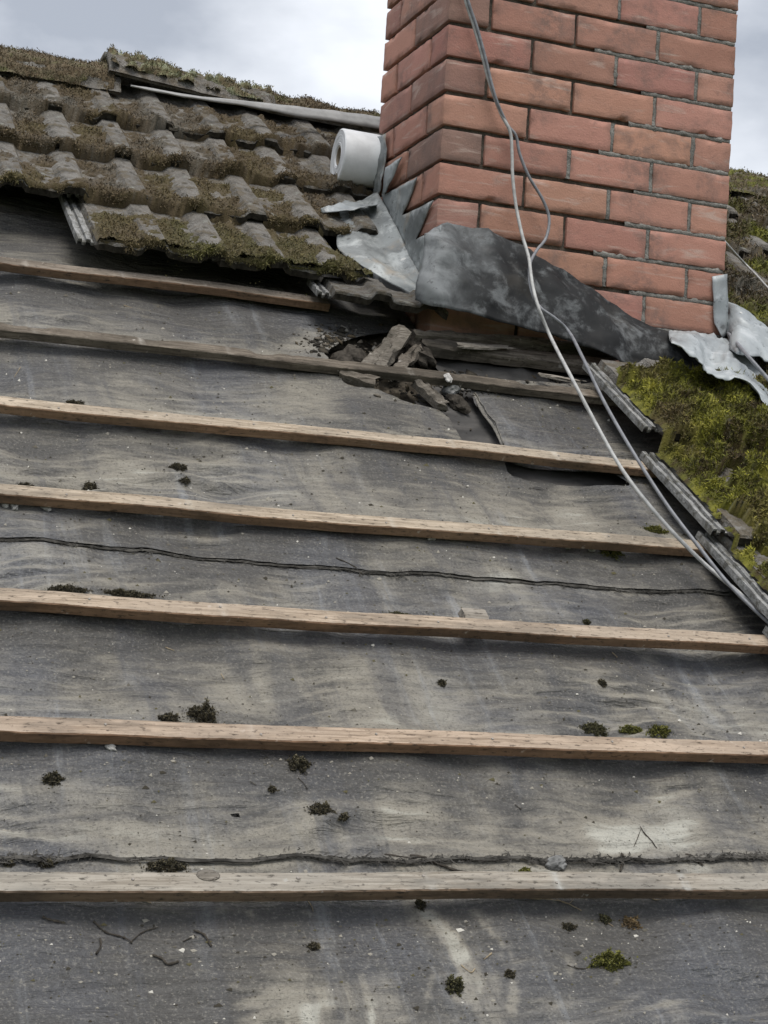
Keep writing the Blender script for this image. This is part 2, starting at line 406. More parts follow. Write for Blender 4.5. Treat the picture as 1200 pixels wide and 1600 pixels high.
# rafters, seen only through the torn underlay
def box_mesh(name, x0, x1, y0, y1, z0, z1):
    V = [(x, y, z) for x in (x0, x1) for y in (y0, y1) for z in (z0, z1)]
    F = [(0, 1, 3, 2), (4, 6, 7, 5), (0, 4, 5, 1), (2, 3, 7, 6), (0, 2, 6, 4), (1, 5, 7, 3)]
    return new_mesh(name, V, F)
for u in (-1.52, -1.12, -0.72, -0.335, 0.12, 0.46, 0.9, 1.3):
    link('rafter', box_mesh('rafter', u - 0.022, u + 0.022, VE + 0.05, -0.44 if -0.05 < u < 0.8 else VR - 0.1, -0.15, -0.078), M['wood_rot'], roof)

# ------------------------------------------------------------------ underlay felt
def wrinkles(u, v):
    ph = (BV[0] - v) / GA; fr = ph - np.floor(ph); bay = np.floor(ph) * 3.7 + 0.5
    low = sstep(0.25, 0.75, fr + 0.30 * fbm(u * 3.1 + bay, v * 3, 2))
    warp = 0.09 * fbm(u * 1.3, v * 1.1 + 4, 2) + 0.030 * fbm(u * 4 + 2, v * 4, 2)
    amp = 0.25 + 0.75 * sstep(-0.2, 0.5, fbm(u * 2.2 + 5, v * 2.0 + 1, 2))
    return (0.4 + 1.0 * low) * amp * (0.0080 * noise2(u * 4.2 + 2, (v + warp) * 17) + 0.0068 * noise2(u * 7.0 + 8, (v + warp) * 36) + 0.0034 * noise2(u * 12, (v + warp) * 74))
def felt_n(u, v):
    u = np.asarray(u, float); v = np.asarray(v, float)
    n = -0.037 + 0.019 * fbm(u * 2.3 + 3, v * 2.4, 3)
    ph = (BV[0] - v) / GA; fr = ph - np.floor(ph); bay = np.floor(ph) * 3.7 + 0.5
    n = n - (0.008 + 0.007 * fbm(u * 2.6 + 9, bay, 2)) * np.sin(np.pi * np.clip(fr, 0, 1) ** 0.62)
    n = n + wrinkles(u, v) + 0.0008 * noise2(u * 60, v * 60)
    lim = -0.0235 + 0.25 * np.clip(np.where(fr < 0.5, fr * GA - 0.036, (1 - fr) * GA), 0, 0.05)
    n = np.maximum(n, -0.064 + 0.15 * (n + 0.064))
    return np.minimum(n, np.where(v < BV[0] + 0.05, lim, -0.02) - 0.006)

def felt_top(u, v):
    return felt_n(u, v) + np.where(np.asarray(v) > -1.38, 0.007, np.where(np.asarray(v) > -2.106, 0.0035, 0.0))
def on_felt(px, py):
    n = -0.03
    for _ in range(5):
        c = R3(px, py, n); n = 0.4 * n + 0.6 * float(felt_top(c[0], c[1]))
    return R3(px, py, n)
PALE = [  # px, py, half-width px, half-height px, amount, sharp
    (1030, 1275, 95, 55, 0.75), (1010, 1300, 60, 25, 0.4), (1095, 1350, 40, 14, 0.75), (560, 1285, 130, 45, 0.32), (640, 1260, 60, 50, 0.25),
    (455, 1560, 90, 60, 0.55), (580, 1560, 70, 60, 0.45), (770, 1560, 22, 60, 0.5), (90, 1290, 140, 22, 0.35), (300, 1292, 200, 20, 0.3),
    (470, 735, 85, 55, 0.35), (330, 655, 160, 25, 0.25), (480, 530, 50, 22, 0.5), (240, 590, 120, 20, 0.25), (120, 870, 130, 25, 0.25),
    (640, 1090, 110, 40, 0.3), (380, 1080, 90, 35, 0.25), (860, 790, 90, 30, 0.2), (800, 890, 60, 15, 0.4), (780, 905, 50, 14, 0.3), (90, 1240, 200, 30, 0.25),
    (450, 910, 120, 25, 0.2), (1110, 960, 70, 18, 0.15), (720, 1470, 60, 35, 0.25), (350, 1335, 300, 12, 0.3), (60, 660, 70, 18, 0.2), (1050, 1090, 90, 25, 0.2)]
DARK = [
    (800, 1235, 28, 90, 0.5), (870, 1090, 18, 60, 0.25), (1060, 1080, 22, 60, 0.4), (1165, 1215, 40, 60, 0.4), (700, 760, 60, 40, 0.35), (600, 640, 90, 30, 0.35),
    (500, 1030, 40, 60, 0.25), (250, 1000, 140, 25, 0.3), (960, 1520, 110, 60, 0.45), (150, 1510, 160, 40, 0.35), (260, 1430, 240, 20, 0.3),
    (850, 780, 20, 50, 0.3), (780, 940, 40, 30, 0.3), (600, 720, 40, 40, 0.2), (100, 460, 100, 25, 0.25), (350, 480, 120, 20, 0.25), (740, 655, 50, 30, 0.3), (1000, 800, 60, 15, 0.2),
    (860, 1400, 200, 14, 0.35), (300, 1190, 160, 14, 0.25), (900, 1190, 200, 12, 0.2), (250, 805, 220, 14, 0.25), (1100, 1480, 70, 60, 0.3)]
def stain_and_shade(u, v, px=None):
    # to image-independent roof coordinates: every patch becomes an ellipse on the slope
    pale = np.zeros_like(u); dark = np.zeros_like(u)
    wob = 0.35 * fbm(u * 7, v * 7 + 3, 4); w2 = 0.25 * fbm(u * 20, v * 30, 3)
    for lst, acc in ((PALE, pale), (DARK, dark)):
        for (x, y, a, b, amt) in lst:
            c = R3(x, y, -0.03); e1 = R3(x + a, y, -0.03); e2 = R3(x, y - b, -0.03)
            A = np.array([[e1[0] - c[0], e2[0] - c[0]], [e1[1] - c[1], e2[1] - c[1]]]); Ai = np.linalg.inv(A)
            du = u - c[0]; dv = v - c[1]
            p = Ai[0, 0] * du + Ai[0, 1] * dv; q = Ai[1, 0] * du + Ai[1, 1] * dv
            r = np.sqrt(p * p + q * q) + wob + w2
            acc += amt * (1 - sstep(0.35, 1.25, r))
    ph = (BV[0] - v) / GA; fr = ph - np.floor(ph); bay = np.floor(ph) * 5.3 + 0.5
    silt = sstep(0.25, 0.85, fr + 0.30 * fbm(u * 2.7 + bay, v * 3.5, 3)) * (0.65 + 0.5 * fbm(u * 1.9 + bay, bay + 0 * u, 2))
    bot = (v < -2.2) & (u > -1.0) & (u < -0.1)
    br_ = sstep(0.05, 0.45, fbm(u * 26 + 0.8 * fbm(u * 3, v * 5, 2), v * 2.2 + 5, 3)) * sstep(-0.2, 0.25, fbm(u * 4 + 2, v * 5, 2))
    pale += np.where(bot, 1.0 * br_ * np.exp(-((u + 0.62) / 0.26) ** 2), 0) + np.where((v < -1.9) & (v > -2.9), 0.35 * br_ * np.exp(-((u + 0.28) / 0.07) ** 2), 0)
    sl_ = (wrinkles(u, v + 0.004) - wrinkles(u, v - 0.004)) / 0.008      # crease light and shade painted in: uphill sides paler, downhill sides darker
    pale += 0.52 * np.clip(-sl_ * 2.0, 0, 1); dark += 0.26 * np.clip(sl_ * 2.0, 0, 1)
    dark += 0.30 * sstep(-2.18, -2.26, v) + 0.16 * sstep(-0.62, -0.45, v)
    big_ = fbm(u * 2.4 + 31, v * 3.1, 3); pale += 0.32 * np.clip(big_, 0, 1); dark += 0.42 * np.clip(-big_ - 0.05, 0, 1)
    pale += 0.36 * silt; dark += 0.20 * (1 - sstep(0.10, 0.45, fr + 0.2 * fbm(u * 3 + bay, v * 4, 3)))  # pale silt above each batten; shade just under it painted dark
    return pale, dark
HOLES = [
    [(505, 556), (528, 540), (548, 527), (585, 516), (640, 512), (665, 520), (700, 532), (780, 545), (905, 575), (925, 590), (905, 600), (760, 602), (735, 612), (748, 640), (768, 662), (786, 694), (735, 700), (705, 655), (688, 640), (640, 632), (610, 620), (585, 612), (545, 604), (528, 590)],
    [(788, 718), (840, 726), (900, 731), (960, 742), (984, 757), (930, 753), (870, 744), (830, 740), (800, 733)],
    [(352, 1252), (362, 1257), (378, 1264), (391, 1264), (380, 1268), (374, 1275), (366, 1268)],
]
HUV = [[R3(*p, -0.027)[:2] for p in h] for h in HOLES]
uu = np.concatenate([np.linspace(UL, -1.38, 14)[:-1], np.arange(-1.38, 0.86, 0.0075), np.linspace(0.86, UR, 16)])
def lap_edge(u, seed):
    return 0.006 * fbm(u * 1.6 + seed, u * 0 + seed, 2) + 0.0025 * fbm(u * 22 + seed, u * 0 + 2 * seed, 3)
def felt_sheet(v0, v1, lift, seed, ragged=True, dv=0.005):
    nv = int((v1 - v0) / dv) + 1
    tt = np.linspace(0, 1, nv)
    U = np.repeat(uu[:, None], nv, 1)
    low = v0 + (lap_edge(uu, seed) if ragged else 0 * uu)
    Vv = low[:, None] + (v1 - low)[:, None] * tt[None, :]
    n = felt_n(U, Vv) + lift
    if ragged:                                  # the free lower edge lifts and puckers a little
        edge = np.exp(-((Vv - low[:, None]) / 0.02) ** 2)
        n += edge * (0.002 + 0.0035 * np.clip(fbm(U * 5 + seed, U * 0 + 3, 3), 0, 1))
    keep = np.ones((len(uu) - 1, nv - 1), bool); U = U.copy()
    cu = (U[:-1, :-1] + U[1:, 1:]) / 2; cv = (Vv[:-1, :-1] + Vv[1:, 1:]) / 2
    for h in HUV:
        hp = np.array(catmull([(a, b, 0) for a, b in h] + [(h[0][0], h[0][1], 0)], 5))[:-1, :2]
        hp = hp + 0.0028 * np.stack([noise2(hp[:, 0] * 70, hp[:, 1] * 70), noise2(hp[:, 0] * 70 + 9, hp[:, 1] * 70)], 1)
        ins_ = in_poly(U, Vv, [tuple(p) for p in hp])
        keep &= ~(ins_[:-1, :-1] & ins_[1:, :-1] & ins_[:-1, 1:] & ins_[1:, 1:])
        ii = np.argwhere(ins_)
        if len(ii):
            q = np.stack([U[ins_], Vv[ins_]], 1); a = hp; b = np.roll(hp, -1, 0); d = b - a
            t = np.clip(((q[:, None] - a[None]) * d[None]).sum(2) / ((d * d).sum(1)[None] + 1e-12), 0, 1)
            pr = a[None] + t[..., None] * d[None]; ds = ((q[:, None] - pr) ** 2).sum(2); j = ds.argmin(1); pr = pr[np.arange(len(q)), j]
            U[ins_] = pr[:, 0]; Vv[ins_] = pr[:, 1]
    # chimney shaft passes through
    keep &= ~((cu > -0.005) & (cu < 0.78) & (cv > -0.43) & (cv < 0.13))
    # near the torn area the sheet bellies and lifts
    d1 = np.hypot((U - 0.06) / 0.09, (Vv + 0.80) / 0.12); n += 0.016 * np.exp(-d1 ** 2 * 2) * (Vv < BV[1] - 0.05) * (Vv > BV[2] + 0.01)
    V = np.stack([U, Vv, n], -1).reshape(-1, 3)
    p, d = stain_and_shade(U.ravel(), Vv.ravel())
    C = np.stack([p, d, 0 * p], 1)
    F = grid_faces(len(uu), nv, keep)
    V, F, C = compact(V, F, C)
    me = new_mesh('felt_sheet', V, F); smooth(me); vcol(me, C, 'stain')  # attribute holds stains and painted shading together
    return me
fs = []
for v0, v1, lift, seed, rag in ((VE, -2.0, 0.0, 1.0, False), (-2.108, -1.27, 0.0035, 2.0, True), (-1.382, VR - 0.02, 0.007, 5.0, True)):
    o = link('felt_sheet', felt_sheet(v0, v1, lift, seed, rag, 0.005), M['felt'], roof); fs.append(o)
fs[0]['label'] = 'lowest sheet of grey underlay felt'; fs[1]['label'] = 'middle sheet of grey underlay felt'; fs[2]['label'] = 'upper torn sheet of grey underlay felt'

# frayed string-like edges of the two laps: many crossing fibres along the edge
def frayed(v0, seed, rad, dens, u0=-1.35, u1=0.8):
    r = np.random.default_rng(int(seed * 10)); Vs = []; Fs = []
    def add(path, rad_):
        v, f = tube(path, rad_, 4); b = len(Vs); Vs.extend(v); Fs.extend([tuple(i + b for i in q) for q in f])
    x = np.arange(u0, u1, 0.012)
    for k in range(3):
        vv = v0 + lap_edge(x, seed) - 0.002 + 0.0022 * np.array([noise2(x * 14 + k * 7, x * 0 + k)])[0] - 0.0012 * k
        nn = felt_n(x, vv) + 0.006 + 0.0022 * noise2(x * 17 + k * 3, x * 0 + 2 + k)
        add(np.stack([x, vv, nn], 1), rad * (0.7 + 0.5 * np.clip(fbm(x * 6 + k, x * 0 + seed, 3) + 0.4, 0, 1.4)))
    for k in range(dens):
        u = r.uniform(u0, u1)
        if noise2(u * 3 + seed, seed) < r.uniform(-0.5, 0.4): continue
        l = r.uniform(0.006, 0.026); a = r.normal(0, 0.8)
        t = np.linspace(0, 1, 5); px = u + l * t * math.cos(a) + 0.003 * r.normal(size=5); py = v0 + lap_edge(px, seed) - 0.003 + l * t * math.sin(a) * 0.6 + 0.002 * r.normal(size=5)
        pz = felt_n(px, py) + 0.005 + 0.002 * np.abs(r.normal(size=5))
        add(np.stack([px, py, pz], 1), 0.0006)
    me = new_mesh('frayed_edge', Vs, Fs); return me
M['fray'] = mat_plain('frayed_fibre', (0.085, 0.08, 0.072), 0.95, 0.05, 0.5, 40)
o = link('frayed_edge', frayed(-1.382, 5.0, 0.0013, 700), M['fray'], fs[2]); o['label'] = 'dark frayed lower edge of the upper felt sheet'
o = link('frayed_edge', frayed(-2.108, 2.0, 0.0016, 1800), M['fray'], fs[1]); o['label'] = 'dark frayed lower edge of the middle felt sheet'

# what shows through the tear: an older felt layer sagging between the rafters, soil, rubble
def patch(name, pts_px, n, mat, parent, bul=0.0, dx=0.01):
    P = [R3(*p, n)[:2] for p in pts_px]
    x0, x1 = min(p[0] for p in P), max(p[0] for p in P); y0, y1 = min(p[1] for p in P), max(p[1] for p in P)
    gx = np.arange(x0, x1 + dx, dx); gy = np.arange(y0, y1 + dx, dx); X, Y = np.meshgrid(gx, gy, indexing='ij')
    keep = in_poly((X[:-1, :-1] + X[1:, 1:]) / 2, (Y[:-1, :-1] + Y[1:, 1:]) / 2, P)
    Z = n + bul * fbm(X * 9, Y * 9, 3)
    V, F = compact(np.stack([X, Y, Z], -1).reshape(-1, 3), grid_faces(len(gx), len(gy), keep))
    me = new_mesh(name, V, F); smooth(me); return link(name, me, mat, parent)
o = patch('old_felt', [(655, 610), (700, 600), (740, 605), (800, 640), (830, 715), (690, 715), (640, 670)], -0.05, M['felt_dark'], roof, 0.006)
o['label'] = 'smooth dark older felt showing through the tear'
o = patch('old_felt', [(770, 700), (1010, 735), (1010, 775), (780, 760)], -0.05, M['felt_dark'], roof, 0.004); o['label'] = 'dark older felt under the slit below a batten'
o = patch('old_felt', [(670, 535), (900, 560), (960, 600), (930, 625), (760, 615), (690, 600)], -0.046, M['felt_dark'], roof, 0.012); o['label'] = 'dirty dark older felt at the chimney foot'

M['soil'] = mat_plain('dusty_soil', (0.075, 0.064, 0.05), 0.95, 0.05, 0.6, 45, 1.0)
o = patch('loft_dirt', [(490, 560), (530, 525), (600, 505), (680, 515), (720, 560), (720, 640), (690, 660), (600, 640), (520, 610)], -0.066, M['soil'], roof, 0.022, 0.006); o['label'] = 'dusty soil and dirt filling the tear'

# curled flap along the tear
def flap(name, pts, seed, mat, wid=0.03, curl=0.035):
    # narrow upturned lip
    C = catmull([R3(*p, -0.02) for p in pts], 6); nn = 7; V = []
    Tn = np.gradient(C[:, :2], axis=0); Tn /= np.linalg.norm(Tn, axis=1)[:, None]
    for i, c in enumerate(C):
        side = np.array([-Tn[i, 1], Tn[i, 0]])
        w_ = wid * (0.6 + 0.6 * abs(float(noise2(i * 0.31 + seed, seed)))) * math.sin(math.pi * (0.12 + 0.8 * i / len(C)))
        for k in range(nn):
            s = k / (nn - 1); a = s * 2.2
            V.append((c[0] - side[0] * w_ * math.sin(a) * -1, c[1] + side[1] * w_ * math.sin(a), -0.024 + curl * (1 - math.cos(a)) * w_ / wid * 0.6 + 0.001 * float(noise2(i * .9, k * .7))))
    me = new_mesh(name, np.array(V), grid_faces(len(C), nn)); smooth(me)
    vcol(me, np.tile([[0.35, 0, 0]], (len(V), 1)), 'stain')
    o = link(name, me, mat, fs[2]); s = o.modifiers.new('t', 'SOLIDIFY'); s.thickness = 0.0022; return o
flap('felt_flap', [(740, 612), (752, 640), (770, 664), (784, 692)], 3.0, M['felt'], 0.014, 0.008)['label'] = 'curled pale edge of the torn felt'

# ------------------------------------------------------------------ battens
NAILX = (-1.12, -0.93, -0.72, -0.53, -0.335, -0.12, 0.12, 0.3, 0.46)
def batten(i, u0, u1, width, label, mats, seed, amp=0.003, chips=0.0, thick=0.0195, ends=None):
    n = int((u1 - u0) / 0.006) + 1; x = np.linspace(u0, u1, n); vb = BV[i]
    dv = amp * fbm(x * 1.3 + seed, x * 0 + seed, 3) * 2; dn = 0.0016 * fbm(x * 2.2 + seed * 3, x * 0 + 1, 2)
    w_ = width * (1 + 0.05 * fbm(x * 3 + seed, x * 0 + 7, 3)); rough = 0.0009
    def jit(k): return rough * fbm(x * 45 + k * 5 + seed, x * 0 + k, 3)
    ch = chips * np.clip(fbm(x * 8 + seed, x * 0 + 4, 4) - 0.1, 0, 1); ch2 = 0.0045 * np.clip(fbm(x * 3.1 + seed * 2, x * 0 + 9, 4) - 0.62, 0, 1) * 2.5
    b = 0.0017
    ring = [  # (dv, n) down from the upper edge, clockwise
        (-b + jit(1) - ch * 0.5, 0 * x - ch), (-w_ + b + ch2, 0 * x + jit(3) - ch * 0.4), (-w_ + jit(2), -b - ch2 + 0 * x), (-w_ + jit(4) , -thick + b + 0 * x),
        (-w_ + b, -thick + 0 * x), (-b + 0 * x, -thick + 0 * x), (0 * x + jit(5), -thick + b + 0 * x), (0 * x + jit(6), -b - ch + 0 * x)]
    nr = len(ring); V = np.zeros((n, nr, 3)); um = (u0 + u1) / 2
    for k, (a, c) in enumerate(ring):
        V[:, k, 0] = x - um; V[:, k, 1] = a + dv; V[:, k, 2] = c + dn
    F = []; mi = []
    for j in range(n - 1):
        for k in range(nr):
            k2 = (k + 1) % nr
            F.append((j * nr + k, (j + 1) * nr + k, (j + 1) * nr + k2, j * nr + k2)); mi.append(0 if k in (0, 7, 6) else 1)
    F.append(tuple(range(nr))); F.append(tuple((n - 1) * nr + k for k in range(nr))[::-1]); mi += [1, 1]
    me = new_mesh('batten', V.reshape(-1, 3), F)
    mk = np.zeros(n)
    for xm in NAILX: mk = np.maximum(mk, np.exp(-((x - xm - 0.012 * noise2(seed * 3.1, xm * 9)) / 0.005) ** 2) * max(0.0, 0.25 + 1.1 * float(noise2(seed * 5.7, xm * 13))))
    mc = np.repeat(mk[:, None], nr, 1); mc[:, 2:7] = 0; vcol(me, np.stack([mc.ravel()] * 3, 1))
    o = link('batten', me, mats); me.polygons.foreach_set('material_index', np.array(mi, np.int32)); me.update()
    o.matrix_world = MR @ T(um, vb, 0); tag(o, label, 'batten', 'roofing battens across the bare felt')
    return o, dv, x
def nails(o, i, xs, um, dvf):
    for x in xs:
        bm = bmesh.new(); bmesh.ops.create_cone(bm, cap_ends=True, segments=7, radius1=0.0024, radius2=0.0019, depth=0.0018)
        me = bpy.data.meshes.new('nail'); bm.to_mesh(me); bm.free()
        j = int(np.argmin(abs(dvf[1] - x)))
        link('nail', me, M['nail'], o, T(x - um, -0.017 + dvf[0][j] + 0.004 * rng.normal(), 0.001 + 0.0016 * float(fbm(x * 2.2 + dvf[2] * 3, 1.0, 2))))
BT = [
    (0, -1.75, -0.235, 0.034, 'short brown batten just under the lowest row of mossy left tiles', ('wood_old', 'wood_edge'), 1.3, 0.006, 0.0),
    (1, -1.75, 1.9, 0.034, 'dark rotten splintered batten running just below the chimney', ('wood_rot', 'wood_rot'), 2.1, 0.005, 0.009),
    (2, -1.75, 1.9, 0.035, 'pale wooden batten passing below the tear in the felt', ('wood_face', 'wood_edge'), 3.7, 0.0045, 0.0),
    (3, -1.75, 1.9, 0.035, 'wooden batten just above the upper frayed felt seam', ('wood_face', 'wood_edge'), 4.9, 0.005, 0.0),
    (4, -1.75, 1.9, 0.036, 'wooden batten just below the upper frayed felt seam', ('wood_face', 'wood_edge'), 5.3, 0.0045, 0.0),
    (5, -1.75, 1.9, 0.036, 'second batten from the bottom, brown, moss clumps on its upper edge', ('wood_face', 'wood_edge'), 6.1, 0.002, 0.0),
    (6, -1.75, 1.9, 0.036, 'lowest batten in view, greyed and cracked, with a round knot', ('wood_face', 'wood_edge'), 7.9, 0.002, 0.0)]
BO = []
for (i, u0, u1, wd, lab, mm, sd, am, chp) in BT:
    o, dv, x = batten(i, u0, u1, wd, lab, [M[m_] for m_ in mm], sd, am, chp)
    BO.append(o); o.color = [(0.85, 0.80, 0.76, 1), (0.95, 0.93, 0.90, 1), (1.04, 0.99, 0.92, 1), (1.0, 0.95, 0.88, 1), (1.02, 0.94, 0.87, 1), (1.0, 0.90, 0.83, 1), (0.84, 0.87, 0.89, 1)][i]
    if i >= 2:
        um = (u0 + u1) / 2
        xs = [u + rng.normal() * 0.01 for u in (-1.12, -0.93, -0.72, -0.53, -0.335, -0.12, 0.12, 0.3)]
        nails(o, i, xs, um, (dv, x, sd))
# knot in the lowest batten
kx = R3(325, 1367, 0)
bm = bmesh.new(); bmesh.ops.create_uvsphere(bm, u_segments=12, v_segments=6, radius=0.011)
for v_ in bm.verts: v_.co.z *= 0.18; v_.co.x *= 1.5
me = bpy.data.meshes.new('knot'); bm.to_mesh(me); bm.free(); smooth(me)
link('knot', me, M['wood_old'], BO[6], T(kx[0] - 0.075, -0.008, 0.0005))

# ------------------------------------------------------------------ roof tiles
TW, TL, TT, RH, TU0 = 0.2845, 0.38, 0.024, 0.016, -0.81
TRISE = 0.038
def roll_profile(s):
    a = np.minimum(np.abs(s - 0.155), np.minimum(np.abs(s - 0.010), np.abs(s - 0.010 - TW)))
    return RH * (1 - sstep(0.019, 0.035, a))
def tile_mesh(seed, L_=TL):
    """one interlocking concrete tile: ribbed left interlock, two flat rolls, thick ragged tail"""
    s_f = [-0.013, -0.012, -0.003, -0.002, 0.006, 0.007, 0.016, 0.017, 0.024]
    n_f = [0.002, 0.012, 0.012, 0.004, 0.004, 0.012, 0.012, 0.006, 0.006]
    s_b = np.concatenate([np.linspace(0.028, 0.095, 5), np.linspace(0.104, 0.206, 11), np.linspace(0.22, TW - 0.045, 3), np.linspace(TW - 0.038, TW + 0.056, 9)])
    n_b = roll_profile(np.where(s_b < 0.07, 0.085, s_b)) + TT
    n_b[-1] -= 0.004
    S = np.concatenate([s_f, s_b]); H = np.concatenate([np.array(n_f), n_b]); nf = len(s_f)
    ys = np.concatenate([np.linspace(0, -L_ + 0.03, 13), [-L_ + 0.012, -L_ + 0.004, -L_]])
    ns_, ny = len(S), len(ys); V = []
    drop = [0] * 13 + [0.001, 0.003, 0.008]
    for layer in (0, 1):
        for i in range(ns_):
            for j in range(ny):
                y = ys[j]
                yy = y if i >= nf else max(y, -L_ + 0.035)
                e_ = 0.008 * float(fbm(S[i] * 32 + seed * 7, seed, 3)) if j >= ny - 2 and i >= nf else 0
                z = H[i] + TRISE * (-yy / L_) - drop[j] * (layer == 0) + (0.0026 * float(fbm(S[i] * 26 + seed, y * 22, 3)) if layer == 0 else 0)
                if layer == 1: z -= (TT if i >= nf else 0.005) + (0 if j < ny - 2 else -0.001)
                V.append((S[i], yy + e_, z))
    F = []; mi = []; o1 = ns_ * ny
    for i in range(ns_ - 1):
        for j in range(ny - 1):
            a, b, c, d = i * ny + j, (i + 1) * ny + j, (i + 1) * ny + j + 1, i * ny + j + 1
            F.append((a, d, c, b)); F.append((o1 + a, o1 + b, o1 + c, o1 + d)); mi += [1 if i < nf - 1 else 0, 0]
    for i in range(ns_ - 1):
        for j in (0, ny - 1):
            a, b = i * ny + j, (i + 1) * ny + j
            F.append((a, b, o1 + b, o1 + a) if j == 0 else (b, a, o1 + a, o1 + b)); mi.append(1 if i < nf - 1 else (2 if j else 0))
    for j in range(ny - 1):
        for i in (0, ns_ - 1):
            a, b = i * ny + j, i * ny + j + 1
            F.append((b, a, o1 + a, o1 + b) if i == 0 else (a, b, o1 + b, o1 + a)); mi.append(1 if i == 0 else 0)
    me = new_mesh('roof_tile', V, F); me.materials.append(M['tile']); me.materials.append(M['rib']); me.materials.append(M['tile_end'])
    me.polygons.foreach_set('material_index', np.array(mi, np.int32)); me.update(); return me
TM = [tile_mesh(1.7 * k + 0.3) for k in range(6)]
def put_tile(k, head, rnd=True, du=0.0, dn=0.0):
    # head = upper end along the slope
    o = bpy.data.objects.new('roof_tile', TM[int(rng.integers(6))]); COL.objects.link(o); o.parent = roof
    j = rng.normal(size=4) if rnd else np.zeros(4)
    o.matrix_local = T(TU0 + k * TW + du + 0.0015 * j[0], head + 0.004 * j[1], 0.0 + dn + 0.0015 * j[2]) @ Matrix.Rotation(0.010 * j[3], 4, 'Z')
    return o
TAILS = [-0.335, -0.08, 0.19, 0.44, 0.66]                 # upper courses, left and right of the chimney
for r_, tl in enumerate(TAILS):
    for k in range(-6, 13):
        u0 = TU0 + k * TW; u1 = u0 + TW
        head = tl + (TL if r_ < 4 else 0.12)
        if r_ == 0 and (k < 0 or (2 < k < 6)): continue
        if r_ == 0 and k == 2: continue
        if r_ == 1 and 2 < k < 6: continue
        if r_ in (2,) and 3 <= k < 5: pass
        if r_ == 4: continue
        put_tile(k, head, True, 0, 0.002)
RT = [-0.572, -0.945, -1.248, -1.553, -1.858, -2.163, -2.468, -2.77]   # heads of the right-hand courses
for r_, hd in enumerate(RT):
    for k in range(4, 13):
        put_tile(k, hd, r_ > 0, 0.014 + 0.002 * (r_ == 1), 0.016 if r_ == 0 else 0.003)
for k in range(6, 13): put_tile(k, -0.322)

def top_left(u, v, rows):
    """height of the tile surface; rows = list of (tail, head)"""
    u = np.asarray(u, float); v = np.asarray(v, float); n = np.full(u.shape, -0.02)
    s = np.mod(u - TU0, TW); p = roll_profile(s) + TT
    firstR = (u < TU0 + 4 * TW + 0.09) & (u > 0.2) & (v < -0.5); firstL = (u < TU0 + 0.09) & (v < -0.085)
    p = np.where((firstR | firstL) & (s < 0.09), TT, p)
    for tl, hd in rows:
        m_ = (v >= tl) & (v <= hd)
        n = np.where(m_, np.maximum(n, p + TRISE * (hd - v) / TL + 0.001), n)
    return n
ROWS_U = [(t, t + TL) for t in TAILS[:4]]
ROWS_R = [(h - TL, h) for h in RT] + [(-0.702, -0.322)] + ROWS_U

# ------------------------------------------------------------------ ridge
RLOW = 8.0
def ridge_tile(u0, u1, rad, seed, lift=(0.0, 0.0), lip=0.0, low=RLOW):
    n = int((u1 - u0) / 0.02) + 2; x = np.linspace(u0, u1, n); na = 15; V = []
    c0 = MRi @ Vector((0, RP(0, VR, 0).y, RP(0, VR, 0).z - 0.045))
    upl = MRi.to_3x3() @ Vector((0, 0, 1))
    for layer in (0, 1):
        for i, u in enumerate(x):
            lf = lift[0] + (lift[1] - lift[0]) * i / (n - 1)
            r_ = rad + (0.008 if lip and (u - u0) < 0.05 else 0) - 0.016 * layer
            for k in range(na):
                a = math.radians(low + (180 - 2 * low) * k / (na - 1))
                e_ = 0.004 * float(fbm(u * 14 + seed, k * 0.8 + seed, 3)) * (layer == 0)
                wv = Vector((u + (0.006 * float(noise2(k * .7, seed)) if i in (0, n - 1) else 0), math.cos(a) * (r_ + e_) * -1.12, math.sin(a) * (r_ + e_) * 0.92))
                lv = MRi.to_3x3() @ Vector((0, wv.y, wv.z))
                V.append((wv.x - u0, lv.y + c0.y + upl.y * lf, lv.z + c0.z + upl.z * lf))
    F = []; o1 = n * na
    for i in range(n - 1):
        for k in range(na - 1):
            a, b, c, d = i * na + k, (i + 1) * na + k, (i + 1) * na + k + 1, i * na + k + 1
            F.append((a, b, c, d)); F.append((o1 + a, o1 + d, o1 + c, o1 + b))
    for i in (0, n - 1):
        for k in range(na - 1): F.append((i * na + k, i * na + k + 1, o1 + i * na + k + 1, o1 + i * na + k))
    for i in range(n - 1):
        for k in (0, na - 1): F.append((i * na + k, (i + 1) * na + k, o1 + (i + 1) * na + k, o1 + i * na + k))
    me = new_mesh('ridge_tile', V, F); smooth(me); return link('ridge_tile', me, M['tile'], roof, T(u0, 0, 0))
RIDGE = [(-1.55, -1.06, 0.115, 1.0, (0.018, 0.018)), (-1.06, -0.60, 0.115, 2.0, (0.018, 0.016)), (-0.635, -0.165, 0.115, 3.0, (0.062, 0.026)), (-0.18, 0.155, 0.108, 4.0, (0.020, 0.014)),
         (0.36, 0.83, 0.115, 5.0, (0.02, 0.02)), (0.84, 1.30, 0.115, 6.0, (0.026, 0.02)), (1.31, 1.77, 0.115, 7.0, (0.02, 0.02)), (1.78, 2.24, 0.115, 8.0, (0.02, 0.02)), (2.25, 2.7, 0.115, 9.0, (0.02, 0.02)), (-2.03, -1.56, 0.115, 9.0, (0.02, 0.02))]
for a in RIDGE: ridge_tile(a[0], a[1], a[2], a[3], a[4], 0.0, {3.0: 14.0, 4.0: 22.0}.get(a[3], RLOW))
